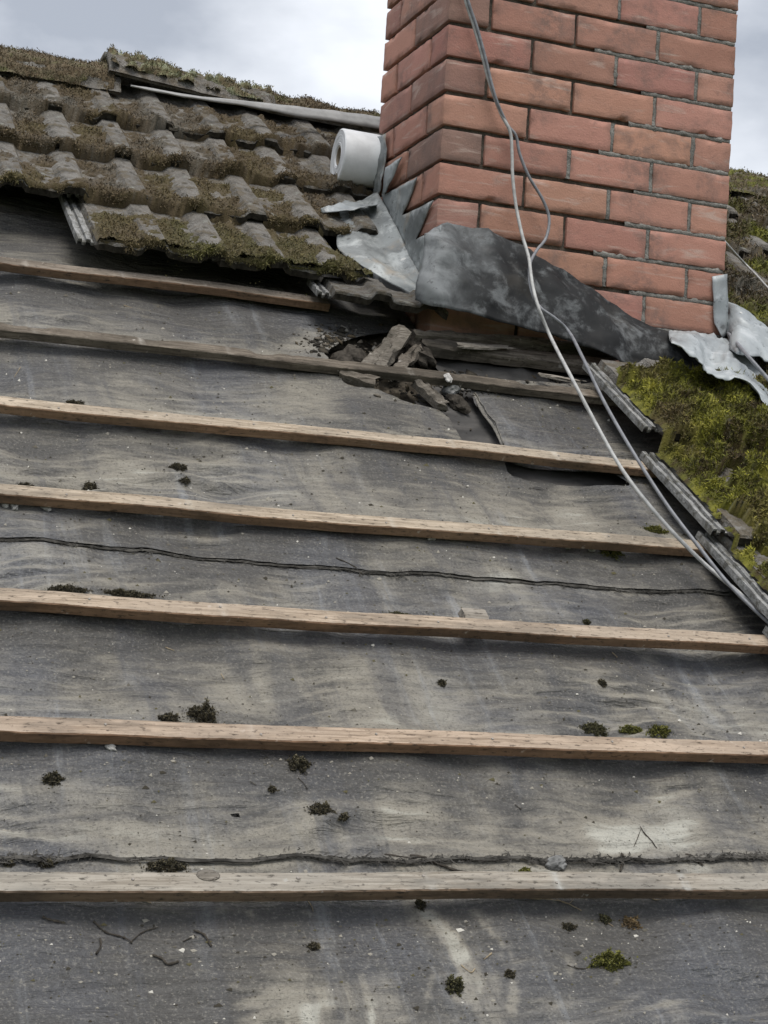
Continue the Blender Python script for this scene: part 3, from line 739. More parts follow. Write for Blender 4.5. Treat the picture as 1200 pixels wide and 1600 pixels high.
# ------------------------------------------------------------------ pale strip under the ridge
def ribbon(name, pts, widths, mat, parent=None, thick=0.002, wav=0.0, seed=1.0):
    C = catmull(pts, 8); n = len(C); V = []
    for i, c in enumerate(C):
        t = i / (n - 1); w_ = np.interp(t, np.linspace(0, 1, len(widths)), widths)
        for k in range(4):
            s = k / 3
            V.append((c[0], c[1] - w_ * s, c[2] - 0.5 * w_ * s + wav * float(noise2(i * 0.4 + seed, k * 0.6))))
    me = new_mesh(name, np.array(V), grid_faces(n, 4)); smooth(me); o = link(name, me, mat, parent)
    s = o.modifiers.new('t', 'SOLIDIFY'); s.thickness = thick; return o
o = ribbon('ridge_strip', [R3(204, 134, 0.128), R3(300, 150, 0.128), R3(420, 163, 0.126), R3(520, 174, 0.120), R3(596, 184, 0.115)], [0.004, 0.008, 0.012, 0.03, 0.036, 0.04], M['strip'], None, 0.004, 0.002)
o.matrix_world = MR
tag(o, 'thin grey metal strip under the ridge tiles left of the chimney', 'metal strip')

# ------------------------------------------------------------------ moss (uncountable): cushions plus short blades
def blades(P, Nn, h, wd, C, r, lean=0.6):
    n = len(P)
    d = Nn + lean * r.normal(size=(n, 3)); d /= np.linalg.norm(d, axis=1)[:, None]
    a = np.cross(d, r.normal(size=(n, 3))); a /= np.linalg.norm(a, axis=1)[:, None] + 1e-9
    h = h[:, None]; wd = wd[:, None]
    bend = 0.35 * h * r.normal(size=(n, 3))
    V = np.stack([P - a * wd * 0.5, P + a * wd * 0.5, P + d * h * 0.6 + a * wd * 0.45 + bend * 0.4, P + d * h + bend, P + d * h * 0.6 - a * wd * 0.45 + bend * 0.4], 1).reshape(-1, 3)
    b = np.arange(n)[:, None] * 5
    F = np.concatenate([b + np.array([[0, 1, 2]]), b + np.array([[0, 2, 4]]), b + np.array([[4, 2, 3]])], 0)
    return V, F, np.repeat(C, 5, 0)
def palette(t, cols):
    t = np.clip(t, 0, 0.9999) * (len(cols) - 1); i = t.astype(int); f = (t - i)[:, None]; cols = np.array(cols)
    return cols[i] * (1 - f) + cols[i + 1] * f
def moss_field(name, u0, u1, v0, v1, surf, hgt, colour, dens, bl=(0.006, 0.012), du=0.006, seed=3, bw=0.0028, lean=0.6, lips=()):
    r = np.random.default_rng(seed)
    gu = np.arange(u0, u1, du); gv = np.arange(v0, v1, du); U, Vv = np.meshgrid(gu, gv, indexing='ij')
    H = hgt(U, Vv); n = surf(U, Vv) + H
    n = n + np.clip(H, 0, 1) * 0.25 * r.normal(size=n.shape) * 0.5
    keep = (H[:-1, :-1] > 0.001) | (H[1:, 1:] > 0.001) | (H[1:, :-1] > 0.001) | (H[:-1, 1:] > 0.001)
    sf = surf(U, Vv); nn = np.where(H > 0.001, n, sf - 0.004)
    bad = sf < 0.0; keep &= ~(bad[:-1, :-1] | bad[1:, 1:] | bad[1:, :-1] | bad[:-1, 1:])
    V = np.stack([U, Vv, nn], -1).reshape(-1, 3)
    C = colour(U.ravel(), Vv.ravel(), r) * 0.55
    V1, F1, C1 = compact(V, grid_faces(len(gu), len(gv), keep), C)
    # blades
    m_ = int(dens * (u1 - u0) * (v1 - v0)); pu = r.uniform(u0 + du, u1 - 2 * du, m_); pv = r.uniform(v0 + du, v1 - 2 * du, m_)
    iu = ((pu - u0) / du).astype(int); iv = ((pv - v0) / du).astype(int)
    ok = H[iu, iv] > 0.0015; pu, pv, iu, iv = pu[ok], pv[ok], iu[ok], iv[ok]
    fu = (pu - gu[iu]) / du; fv = (pv - gv[iv]) / du
    z = nn[iu, iv] * (1 - fu) * (1 - fv) + nn[iu + 1, iv] * fu * (1 - fv) + nn[iu, iv + 1] * (1 - fu) * fv + nn[iu + 1, iv + 1] * fu * fv
    gx = (nn[iu + 1, iv] - nn[iu, iv]) / du; gy = (nn[iu, iv + 1] - nn[iu, iv]) / du
    Nn = np.stack([-gx, -gy, np.ones_like(gx)], 1); Nn /= np.linalg.norm(Nn, axis=1)[:, None]
    P = np.stack([pu, pv, z - 0.001], 1); hh = r.uniform(*bl, len(P)) * np.clip(H[iu, iv] / 0.012, 0.35, 1.2)
    C2 = colour(pu, pv, r) * r.uniform(0.6, 1.5, (len(P), 1))
    V2, F2, C2 = blades(P, Nn, hh, np.full(len(P), bw) * r.uniform(0.7, 1.4, len(P)), C2, r, lean)
    Vl, Fl, Cl = [V1, V2], [F1[:, [0, 1, 2]], F1[:, [0, 2, 3]], F2 + len(V1)], [C1, C2]; b = len(V1) + len(V2)
    for (tl, a0, a1, amt) in lips:                        # moss rolled over the tile ends
        x = np.arange(a0, a1, 0.006); rr = amt * np.clip(0.45 + 0.9 * fbm(x * 13 + tl * 31, x * 0 + tl * 7, 3), 0.05, 1.3)
        ze = surf(x, x * 0 + tl + 0.006); na = 9; an = np.linspace(-1.0, 1.7, na); tj = tl + 0.004 * fbm(x * 9 + tl, x * 0, 2)
        R2 = rr[:, None] * (1 + 0.22 * r.normal(size=(len(x), na)))
        G = np.stack([np.repeat(x[:, None], na, 1), tj[:, None] + 0.004 - R2 * np.cos(an)[None], (ze - 0.002)[:, None] + R2 * 1.15 * np.sin(an)[None]], -1)
        ok_ = (ze > 0.0); kp = np.repeat((ok_[:-1] & ok_[1:])[:, None], na - 1, 1)
        F3 = grid_faces(len(x), na, kp); C3 = colour(G[..., 0].ravel(), G[..., 1].ravel(), r) * (0.85 + 0 * an)[None, :, None].repeat(len(x), 0).reshape(-1, 1) * 0.9
        V3, F3, C3 = compact(G.reshape(-1, 3), F3, C3)
        Vl.append(V3); Fl += [F3[:, [0, 2, 1]] + b, F3[:, [0, 3, 2]] + b]; Cl.append(C3); b += len(V3)
        nb = int((a1 - a0) * 5200); ib = r.integers(0, len(x), nb); ja = r.integers(0, na, nb); ok_b = ok_[ib]; ib, ja = ib[ok_b], ja[ok_b]
        dn_ = np.stack([0 * an, -np.cos(an), np.sin(an) - 0.35], 1)[ja]
        C4 = colour(x[ib], x[ib] * 0 + tl, r) * r.uniform(0.6, 1.4, (len(ib), 1))
        V4, F4, C4 = blades(G[ib, ja] + 0.002 * r.normal(size=(len(ib), 3)), dn_, r.uniform(bl[0], bl[1], len(ib)) * np.clip(rr[ib] / amt, 0.3, 1.2), np.full(len(ib), bw), C4, r, lean)
        Vl.append(V4); Fl.append(F4 + b); Cl.append(C4); b += len(V4)
    Vall = np.concatenate(Vl); F = np.concatenate(Fl); C1, C2 = np.concatenate(Cl), np.zeros((0, 3))
    me = new_mesh(name, Vall, F); vcol(me, np.concatenate([C1, C2])); o = link(name, me, M['moss']); o.matrix_world = MR
    return o
BROWN, OLIVE, GREEN, YEL, GREY = (0.150, 0.112, 0.068), (0.115, 0.108, 0.042), (0.085, 0.10, 0.022), (0.24, 0.235, 0.045), (0.20, 0.185, 0.155)
def col_left(u, v, r):
    g = 0.5 + 0.5 * fbm(u * 5, v * 5 + 2, 3) + 0.10 * r.normal(size=len(u)) - 0.30 * sstep(-0.25, 0.25, v)
    c = palette(np.clip(0.35 + 0.55 * (g - 0.4) + 0.36 * sstep(-0.10, -0.28, v) * sstep(-1.0, -0.4, u), 0, 1), [GREY, BROWN, (0.155, 0.125, 0.062), OLIVE, (0.25, 0.24, 0.05)])
    return c
def hgt_left(u, v):
    s = np.mod(u - TU0, TW); onroll = roll_profile(s) / RH
    tl = np.full(u.shape, 9.0)
    for t in TAILS[:4]: tl = np.where(v >= t - 0.004, np.minimum(tl, v - t), tl) if False else np.where(v >= t - 0.004, v - t, tl)
    m_ = 0.34 + 0.85 * fbm(u * 12 + 3, v * 12, 4, 0.7) - 0.80 * onroll + 0.40 * np.exp(-(tl / 0.03) ** 2) + 0.12 * (1 - onroll)
    up_d = np.full(u.shape, 9.0)
    for t in TAILS[:4]: up_d = np.where(v < t, np.minimum(up_d, t - v), up_d)
    m_ = m_ - 0.75 * np.exp(-(up_d / 0.045) ** 2)
    m_ = m_ + 0.35 * sstep(-0.12, -0.26, v) + 0.25 * sstep(-0.05, 0.2, fbm(u * 3 + 7, v * 3, 2))
    h = 0.016 * np.clip(m_, 0, 0.9) * (0.75 + 0.6 * fbm(u * 40, v * 40, 2))
    # limits: where the tiles stop
    h = np.where((v < -0.075) & (u < TU0 + 0.03), -1, h)
    h = np.where((v < -0.335 - 0.006) , -1, h)
    lim = np.interp(v, [-0.34, -0.2, -0.05, 0.12, 0.2], [-0.135, -0.19, -0.20, -0.06, 0.4])
    h = np.where(u > lim, -1, h)
    return np.where((u > -0.008) & (v < 0.14), -1, h)
surf_l = lambda u, v: top_left(u, v, ROWS_U)
o = moss_field('moss', -1.5, 0.5, -0.345, 0.66, surf_l, hgt_left, col_left, 115000, (0.003, 0.0075), 0.005, 3, 0.0022, 0.8, [(-0.335, -0.77, -0.15, 0.011), (-0.08, -1.5, -0.13, 0.008), (0.19, -1.5, 0.0, 0.008), (0.44, -1.5, 0.3, 0.007)])
tag(o, 'brown and olive moss filling the troughs of the left tiles', 'moss', kind='stuff')

def col_right(u, v, r):
    g = 0.42 + 0.55 * fbm(u * 9, v * 9 + 2, 3) + 0.16 * r.normal(size=len(u)) + 0.45 * fbm(u * 45, v * 45, 2)
    c = palette(np.clip(g, 0, 1), [(0.085, 0.062, 0.028), (0.115, 0.11, 0.024), (0.17, 0.17, 0.028), (0.27, 0.26, 0.036), (0.40, 0.37, 0.07)])
    br = sstep(0.15, 0.6, fbm(u * 6 + 20, v * 6, 3))[:, None]
    return c * (1 - 0.55 * br) + np.array([[0.16, 0.125, 0.055]]) * 0.55 * br
def hgt_right(u, v):
    tl = np.full(u.shape, 9.0)
    for t, h_ in ROWS_R[:4]: tl = np.where((v >= t - 0.004), np.minimum(tl, np.abs(v - t)), tl)
    left = TU0 + 4 * TW + 0.033 + 0.012 * fbm(u * 0 + v * 14, v * 9, 3)
    k = sstep(-0.004, 0.04, u - left)
    cush = 0.45 + 0.75 * fbm(u * 15, v * 15 + 5, 3) + 0.3 * np.abs(fbm(u * 40, v * 40, 2))
    h = (0.008 + 0.026 * np.clip(cush, 0, 1.2)) * (0.06 + 0.94 * k)
    h = np.where(u < left, -1, h)
    top = -0.675 + 0.018 * fbm(u * 16, u * 0 + 3, 3)
    h = np.where((v > top) & (u < 0.90), -1, h)
    bare = fbm(u * 6 + 11, v * 6 + 4, 3)
    h = np.where((bare > 0.50), -1, h)
    return h
surf_r = lambda u, v: top_left(u, v, ROWS_R) + np.where((v <= -0.572) & (v >= -0.952), 0.012, 0)
o = moss_field('moss', TU0 + 4 * TW + 0.006, 0.88, -1.75, -0.60, surf_r, hgt_right, col_right, 270000, (0.004, 0.010), 0.006, 8, 0.0024, 0.9, [(-0.955, 0.40, 0.88, 0.016), (-1.325, 0.40, 0.88, 0.016), (-1.628, 0.40, 0.88, 0.016)])
tag(o, 'thick bright green and yellow moss carpet over the right tiles', 'moss', kind='stuff')
def hgt_far(u, v):
    s = np.mod(u - TU0, TW); onroll = roll_profile(s) / RH
    m_ = 0.45 + 0.8 * fbm(u * 8 + 3, v * 8, 4, 0.6) - 0.45 * onroll
    return np.where((u < 0.80) & (v < 0.14), -1, 0.030 * np.clip(m_, 0, 1.0))
def col_far(u, v, r):
    g = 0.42 + 0.5 * fbm(u * 6, v * 6 + 2, 3) + 0.14 * r.normal(size=len(u))
    return palette(np.clip(g, 0, 1), [GREY, BROWN, OLIVE, (0.15, 0.16, 0.03), (0.27, 0.26, 0.05)])
o = moss_field('moss', 0.80, 2.0, -0.60, 0.66, lambda u, v: top_left(u, v, ROWS_R), hgt_far, col_far, 60000, (0.006, 0.014), 0.008, 9, 0.003)
tag(o, 'olive moss on the tiles beyond the right side of the chimney', 'moss', kind='stuff')

def ridge_moss(name, u0, u1, rad, lift, amount, cush, colf, seed, dens, label):
    r = np.random.default_rng(seed)
    c0 = MRi @ Vector((0, RP(0, VR, 0).y, RP(0, VR, 0).z - 0.045)); Rm = np.array(MRi.to_3x3())
    na, nx = 46, int((u1 - u0) / 0.006); A = np.radians(np.linspace(24 if -0.7 < u0 < 0 else RLOW, 150, na)); X = np.linspace(u0, u1, nx)
    XX, AA = np.meshgrid(X, A, indexing='ij')
    m_ = amount + 0.7 * fbm(XX * 9 + seed, AA * 1.6, 4, 0.6)
    H = 0.014 * np.clip(m_, 0, 1.2)
    if cush:
        for _ in range(int(260 * (u1 - u0))):
            cu, ca, cr = r.uniform(u0, u1), r.uniform(0.2, 2.0), r.uniform(0.008, 0.02)
            if float(fbm(cu * 5 + seed, ca, 2)) < -0.12: continue
            d2 = ((XX - cu) ** 2 + ((AA - ca) * rad) ** 2) / cr ** 2
            H = np.maximum(H, cr * 0.95 * np.sqrt(np.clip(1 - d2, 0, 1)))
    rr = rad + np.where(H > 0.001, H, -0.005) + 0.0015 * r.normal(size=H.shape) * (H > 0.001)
    def pos(XX, AA, rr):
        wy = np.cos(AA) * rr * -1.12; wz = np.sin(AA) * rr * 0.92 + lift[0] + (lift[1] - lift[0]) * (XX - u0) / (u1 - u0)
        return np.stack([XX, Rm[1, 1] * wy + Rm[1, 2] * wz + c0.y, Rm[2, 1] * wy + Rm[2, 2] * wz + c0.z], -1)
    V = pos(XX, AA, rr).reshape(-1, 3)
    keep = (H[:-1, :-1] > 0.001) | (H[1:, 1:] > 0.001)
    C = colf(XX.ravel() , AA.ravel(), r) * 0.85
    V1, F1, C1 = compact(V, grid_faces(nx, na, keep), C)
    n = int(dens * (u1 - u0)); ix = r.integers(0, nx, n); ia = r.integers(0, na, n); ok = H[ix, ia] > 0.0015; ix, ia = ix[ok], ia[ok]
    P = V.reshape(nx, na, 3)[ix, ia] + 0.003 * r.normal(size=(len(ix), 3))
    nw = pos(X[ix] * 0 + u0, A[ia], np.ones(len(ix))) - np.array([u0, c0.y, c0.z])
    V2, F2, C2 = blades(P, nw / np.linalg.norm(nw, axis=1)[:, None], r.uniform(0.003, 0.006, len(P)), r.uniform(0.0015, 0.003, len(P)), colf(X[ix], A[ia], r) * r.uniform(0.65, 1.4, (len(P), 1)), r, 0.6)
    me = new_mesh(name, np.concatenate([V1, V2]), np.concatenate([F1[:, [0, 1, 2]], F1[:, [0, 2, 3]], F2 + len(V1)]))
    vcol(me, np.concatenate([C1, C2])); o = link(name, me, M['moss']); o.matrix_world = MR; tag(o, label, 'moss', kind='stuff')
def col_ridge(u, a, r):
    g = 0.5 + 0.5 * fbm(u * 12, a * 3, 3) + 0.12 * r.normal(size=len(u)); return palette(np.clip(g, 0, 1), [(0.10, 0.082, 0.055), BROWN, (0.18, 0.15, 0.10), (0.16, 0.16, 0.07)])
def col_cush(u, a, r):
    g = 0.5 + 0.6 * fbm(u * 22, a * 4, 3) + 0.12 * r.normal(size=len(u)); return palette(np.clip(g, 0, 1), [(0.09, 0.085, 0.05), (0.17, 0.13, 0.08), (0.20, 0.20, 0.11), (0.30, 0.32, 0.22)])
ridge_moss('moss', -1.3, -0.62, 0.115, (0.018, 0.016), 0.45, False, col_ridge, 21, 30000, 'dry brown moss over the leftmost ridge tiles')
ridge_moss('moss', -0.63, -0.165, 0.115, (0.062, 0.026), -0.05, True, col_cush, 22, 24000, 'pale cushion moss lumps on the raised middle ridge tile')
ridge_moss('moss', -0.18, 0.155, 0.108, (0.020, 0.014), 0.5, True, col_ridge, 23, 34000, 'brown moss on the ridge tile end beside the chimney')
ridge_moss('moss', 1.2, 2.0, 0.115, (0.02, 0.02), 0.55, True, col_far, 24, 16000, 'green moss on the ridge right of the chimney')

# ------------------------------------------------------------------ chimney
CH = 0.0823551; BW, BH, BL = 0.1025, CH - 0.0105, 0.215; CW, CD = 0.7775, 0.44
chim = link('chimney', None); chim.empty_display_size = 0.2; chim.location = (0, 0, -0.86)
tag(chim, 'red brick chimney stack with dark recessed joints and torn lead at its foot', 'chimney')
CZ = 0.86
def brick_mesh(lx, ly, seed):
    def ax(L_, n): b = 0.0013; return np.concatenate([[0, b], np.linspace(b, L_ - b, n)[1:-1], [L_ - b, L_]])
    X, Y, Z = ax(lx, max(4, int(lx / 0.018))), ax(ly, max(4, int(ly / 0.018))), ax(BH, 6)
    vid = {}; V = []; Cc = []
    hx, hy, hz = lx / 2, ly / 2, BH / 2; b = 0.0013
    def vert(x, y, z):
        key = (round(x, 5), round(y, 5), round(z, 5))
        if key in vid: return vid[key]
        px, py, pz = x - hx, y - hy, z - hz
        q = np.array([np.clip(px, -hx + b, hx - b), np.clip(py, -hy + b, hy - b), np.clip(pz, -hz + b, hz - b)])
        d = np.array([px, py, pz]) - q; l = np.linalg.norm(d)
        onedge = int(abs(px) > hx - 2.5 * b) + int(abs(py) > hy - 2.5 * b) + int(abs(pz) > hz - 2.5 * b)
        p = q + d / l * b if l > 1e-9 else np.array([px, py, pz])
        sgn = np.sign(p) * (np.abs(p) > np.array([hx, hy, hz]) - 1e-3)
        k = 0.0010 * float(fbm(px * 40 + seed, pz * 40 + py * 31 + seed, 3))
        if onedge >= 2: k -= 0.0036 * max(0.0, float(fbm(px * 45 + py * 47 + seed * 2, pz * 45, 3)) - 0.2)
        p = p + sgn * k
        V.append(tuple(p)); Cc.append((1.0 if onedge >= 2 else 0.0, 0, 0)); vid[key] = len(V) - 1; return vid[key]
    F = []
    def face(A, Bx, fn, flip):
        for i in range(len(A) - 1):
            for j in range(len(Bx) - 1):
                f = [vert(*fn(A[i], Bx[j])), vert(*fn(A[i + 1], Bx[j])), vert(*fn(A[i + 1], Bx[j + 1])), vert(*fn(A[i], Bx[j + 1]))]
                F.append(tuple(f[::-1]) if flip else tuple(f))
    face(X, Z, lambda a, c: (a, 0, c), False); face(X, Z, lambda a, c: (a, ly, c), True)
    face(Y, Z, lambda a, c: (0, a, c), True); face(Y, Z, lambda a, c: (lx, a, c), False)
    face(X, Y, lambda a, c: (a, c, 0), True); face(X, Y, lambda a, c: (a, c, BH), False)
    me = new_mesh('brick', V, F); smooth(me); vcol(me, Cc); me.materials.append(M['brick']); return me
SX = [brick_mesh(BL, BW, 1.3 * k + 0.7) for k in range(6)]; SY = [brick_mesh(BW, BL, 1.9 * k + 0.2) for k in range(5)]
RED = np.array([0.418, 0.215, 0.163])
def brick(x0, y0, kx, k, tint=None):
    me = (SX if kx else SY)[int(rng.integers(6 if kx else 5))]
    lx, ly = (BL, BW) if kx else (BW, BL)
    o = bpy.data.objects.new('brick', me); COL.objects.link(o); o.parent = chim
    z = -k * CH - CH / 2 + CZ; j = rng.normal(size=4)
    o.matrix_local = T(x0 + lx / 2 + 0.0006 * j[0], y0 + ly / 2 + 0.0006 * j[1], z + 0.0005 * j[2]) @ Matrix.Rotation(0.003 * j[3], 4, 'Y')
    c = RED * (1 + 0.10 * rng.normal()) * np.array([1, 1 + 0.035 * rng.normal(), 1 + 0.03 * rng.normal()])
    if tint is not None: c = c * (1 - tint[0]) + np.array(tint[1]) * tint[0]
    elif k <= 10 and x0 < 0.2 and rng.random() < 0.25: c = c * 0.75 + np.array([0.15, 0.11, 0.10]) * 0.25
    o.color = (*np.clip(c, 0, 1), 1)
GRY = (0.145, 0.115, 0.105)
for k in range(-9, 12):
    if k % 2 == 0:
        for i, x in enumerate((0, 0.225, 0.45)): brick(x, 0, True, k, (0.2, GRY) if (i == 0 and k < 0) else None)
        brick(0.675, 0, False, k); brick(0.675, 0.225, False, k)
        brick(0, 0.1125, False, k)
        for x in (0, 0.225, 0.45): brick(x, CD - BW, True, k)
    else:
        brick(0, 0, False, k, {3: (0.75, GRY), -1: (0.55, GRY), 1: (0.45, GRY), 5: (0.35, GRY)}.get(k)); brick(0, 0.225, False, k)
        for x in (0.1125, 0.3375, 0.5625): brick(x, 0, True, k)
        brick(CW - BW, 0.1125, False, k)
        for x in (0.1125, 0.3375, 0.5625): brick(x, CD - BW, True, k)
ins = 0.010
link('mortar_core', box_mesh('mortar_core', ins, CW - ins, ins, CD - ins, -11 * CH + CZ - 0.1, 9 * CH + CZ - 0.01), M['mortar'], chim)
# later pointing, fuller towards the right of the front face
def joint_strip(x0, x1, z, hgt, depth, seed, vertical=False):
    n = max(3, int(((x1 - x0) if not vertical else hgt) / 0.008)); V = []
    for i in range(n + 1):
        t = i / n
        a = float(fbm(t * (x1 - x0) * 40 + seed, seed, 3)) if not vertical else float(fbm(t * 3 + seed, seed, 3))
        d = depth - 0.0028 * a; e1 = 0.0034 * float(fbm(i * 0.55 + seed, 3.3, 3)); e2 = 0.0034 * float(fbm(i * 0.55, seed + 5, 3))
        if not vertical:
            x = x0 + (x1 - x0) * t; h2 = hgt / 2
            prof = [(x, d + 0.008, h2 + e1), (x, d + 0.001, h2 * 0.8 + e1), (x, d, 0), (x, d + 0.0015, -h2 * 0.8 + e2), (x, d + 0.008, -h2 + e2)]
        else:
            zz = -hgt / 2 + hgt * t; h2 = (x1 - x0) / 2; xm = (x0 + x1) / 2
            prof = [(xm - h2 + e1, d + 0.008, zz), (xm - h2 * 0.8 + e1, d + 0.001, zz), (xm, d, zz), (xm + h2 * 0.8 + e2, d + 0.0015, zz), (xm + h2 + e2, d + 0.008, zz)]
        V += prof
    me = new_mesh('mortar_joint', np.array(V), grid_faces(n + 1, 5)); smooth(me)
    o = link('mortar_joint', me, M['pointing'], chim, T(0, 0, z + CZ)); return o
for k in range(-9, 10):
    st = 0.50 + 0.05 * float(noise2(k * 1.7, 2.2)); st = max(0.35, st - (0.0 if k % 3 else 0.1))
    joint_strip(st, 0.774, -k * CH, 0.0150, 0.0002 + 0.001 * float(noise2(k, 1.0)), k * 3.1)
    xs = (0.445, 0.67) if k % 2 == 0 else (0.3325, 0.5575)
    for x in xs:
        if x < 0.4 and k % 3: continue
        joint_strip(x - 0.0072, x + 0.0072, -k * CH - CH / 2, BH, 0.0008, k * 2.7 + x * 9, True)

# ------------------------------------------------------------------ lead
def sheet(name, rows, mat, label, cat='lead flashing', n=(9, 9), crump=0.003, seed=1.0, thick=0.002, M0=None, freq=18):
    """smooth sheet through a lattice of 3-D points (rows of equal length)"""
    R_ = [catmull([tuple(p) for p in r], n[1]) for r in rows]
    colz = [catmull([R_[i][j] for i in range(len(R_))], n[0]) for j in range(len(R_[0]))]
    G = np.array(colz)                                    # (nj, ni, 3)
    a = np.gradient(G, axis=0); b = np.gradient(G, axis=1); Nn = np.cross(a, b); Nn /= np.linalg.norm(Nn, axis=2)[..., None] + 1e-9
    s = G[..., 0] + 0.7 * G[..., 1]; t = G[..., 2] - 0.4 * G[..., 1]
    fold_ = (1 - 2.2 * np.abs(fbm(s * freq * 0.7 + seed * 3, t * freq * 0.7, 2))) * 0.6 + 0.35 * (1 - 2.2 * np.abs(fbm(s * freq * 1.9 + seed, t * freq * 1.9 + 4, 2)))
    G = G + Nn * (crump * (0.7 * fbm(s * freq + seed, t * freq, 3) + fold_))[..., None]
    me = new_mesh(name, G.reshape(-1, 3), grid_faces(G.shape[0], G.shape[1])); smooth(me)
    o = link(name, me, mat); md = o.modifiers.new('t', 'SOLIDIFY'); md.thickness = thick; md.offset = 0
    return tag(o, label, cat)
def poly_sheet(name, pts, mat, label, thick=0.003, crump=0.002, seed=1.0, parent=None, cuts=3):
    bm = bmesh.new(); vs = [bm.verts.new(p) for p in pts]; f = bm.faces.new(vs); bm.normal_update(); nrm = f.normal.copy()
    bmesh.ops.triangulate(bm, faces=bm.faces[:])
    for _ in range(cuts):
        bmesh.ops.subdivide_edges(bm, edges=[e_ for e_ in bm.edges if e_.calc_length() > 0.02], cuts=1, use_grid_fill=True)
        bmesh.ops.triangulate(bm, faces=bm.faces[:])
    for v_ in bm.verts: v_.co += nrm * crump * float(fbm((v_.co.y + v_.co.x) * 22 + seed, v_.co.z * 22, 3))
    me = bpy.data.meshes.new(name); bm.to_mesh(me); bm.free(); smooth(me)
    o = link(name, me, mat, parent); md = o.modifiers.new('t', 'SOLIDIFY'); md.thickness = thick; md.offset = 0
    if label: tag(o, label, 'lead flashing')
    return o
XF = -0.006
step = [(598, 303), (628, 245), (601, 304), (626, 291), (652, 277), (629, 337), (655, 325), (677, 313), (649, 375), (672, 364), (689, 352), (688, 372), (668, 440), (655, 455), (640, 420), (618, 372), (600, 335)]
poly_sheet('step_flashing', [FX(x, y, XF) for x, y in step], M['lead'], 'pale stepped lead flashing tucked into the left chimney joints', 0.003, 0.003, 2.0)
up = [(588, 214), (604, 209), (603, 240), (600, 262), (597, 290), (590, 305), (582, 302), (584, 260)]
poly_sheet('step_flashing', [FX(x, y, XF - 0.004) for x, y in up], M['lead'], 'narrow upright lead strip between white roll and chimney', 0.003, 0.005, 5.0)
up2 = [(603, 262), (627, 246), (603, 300), (597, 303)]
poly_sheet('lead_scrap', [FX(x, y, XF - 0.008) for x, y in up2], M['lead_bright'], 'small bent lead scrap beside the upright strip on the chimney', 0.003, 0.003, 6.0)

fold = [(590, 303), (606, 330), (626, 370), (645, 408), (662, 440)]
outr = [(506, 326), (528, 342), (530, 392), (592, 432), (650, 464)]
rows = []
for i in range(5):
    a = FX(*fold[i], XF - 0.002); b = RW(*outr[i], 0.052 - 0.004 * i)
    mid = [a.lerp(b, t) for t in (0.0, 0.33, 0.66, 1.0)]
    up_ = Vector((0, -SP, CP)); mid[1] -= up_ * 0.012; mid[2] += up_ * 0.004
    rows.append(mid)
sheet('soaker_flashing', rows, M['lead'], 'wrinkled grey lead sheet over the left tiles at the chimney corner', crump=0.0075, seed=3.0, freq=13)
# curled sliver above the sheet
sheet('lead_sliver', [[RW(500, 326, 0.07), RW(540, 316, 0.075), RW(588, 322, 0.075)], [RW(503, 333, 0.06), RW(542, 329, 0.085), RW(590, 318, 0.10)]], M['lead_bright'], 'thin curled lead sliver sticking out below the white roll', crump=0.004, seed=4.0)
# dark patch of felt/lead hanging below the corner sheet
sheet('soaker_flashing', [[RW(530, 392, 0.048), RW(592, 432, 0.046), RW(650, 464, 0.04)], [RW(545, 415, 0.03), RW(600, 450, 0.03), RW(648, 478, 0.02)], [RW(560, 448, 0.01), RW(605, 468, 0.008), RW(650, 490, 0.0)]], M['lead_dark'], 'sooty dark underside of lead hanging below the corner sheet', crump=0.006, seed=8.0)

# apron peeled off the stack front; right end added as dark sheet for shade
top = [(664, 372), (690, 351), (738, 357), (792, 376), (852, 406), (920, 452), (985, 500), (1052, 530), (1105, 566), (1165, 592), (1225, 652)]
bot = [(648, 468), (668, 476), (716, 486), (790, 508), (852, 522), (920, 545), (985, 572), (1060, 592), (1112, 606), (1170, 628), (1232, 690)]
dtop = [-0.030, -0.022, -0.020, -0.020, -0.022, -0.028, -0.04, -0.06, -0.075, -0.085, -0.10]
dbot = [-0.075, -0.105, -0.115, -0.115, -0.115, -0.12, -0.13, -0.14, -0.15, -0.155, -0.16]
rows = []
for i in range(len(top)):
    a = FY(*top[i], dtop[i]); b = FY(*bot[i], dbot[i]); r_ = []
    bul = [0.012, 0.022, 0.018, 0.016, 0.014, 0.012, 0.012, 0.01, 0.006, 0.005, 0.004][i]
    for t in (0, 0.2, 0.45, 0.75, 1.0):
        p = a.lerp(b, t); p.y -= bul * math.sin(math.pi * min(1, t * 1.0)) ; p.z += 0.25 * bul * math.sin(math.pi * t); r_.append(p)
    rows.append(r_)
rows = [r_[:] for r_ in rows]
AP = sheet('apron_flashing', rows, M['lead_dark'], 'dark sooty lead apron peeled away from the front of the chimney, its right end standing for shadow', n=(5, 7), crump=0.012, seed=6.0, freq=10)
ac = np.array([tuple(v_.co) for v_ in AP.data.vertices]); am = 1.0 * np.exp(-((ac[:, 0] + 0.03) / 0.055) ** 2) + 0.4 * np.exp(-((ac[:, 0] - 0.09) / 0.03) ** 2) * (ac[:, 2] > -0.60) + 0.12 * sstep(-0.56, -0.50, ac[:, 2]) * (ac[:, 0] < 0.3)  # highlight on the rounded left fold painted as paler lead
vcol(AP.data, np.stack([np.clip(am, 0, 1)] * 3, 1))
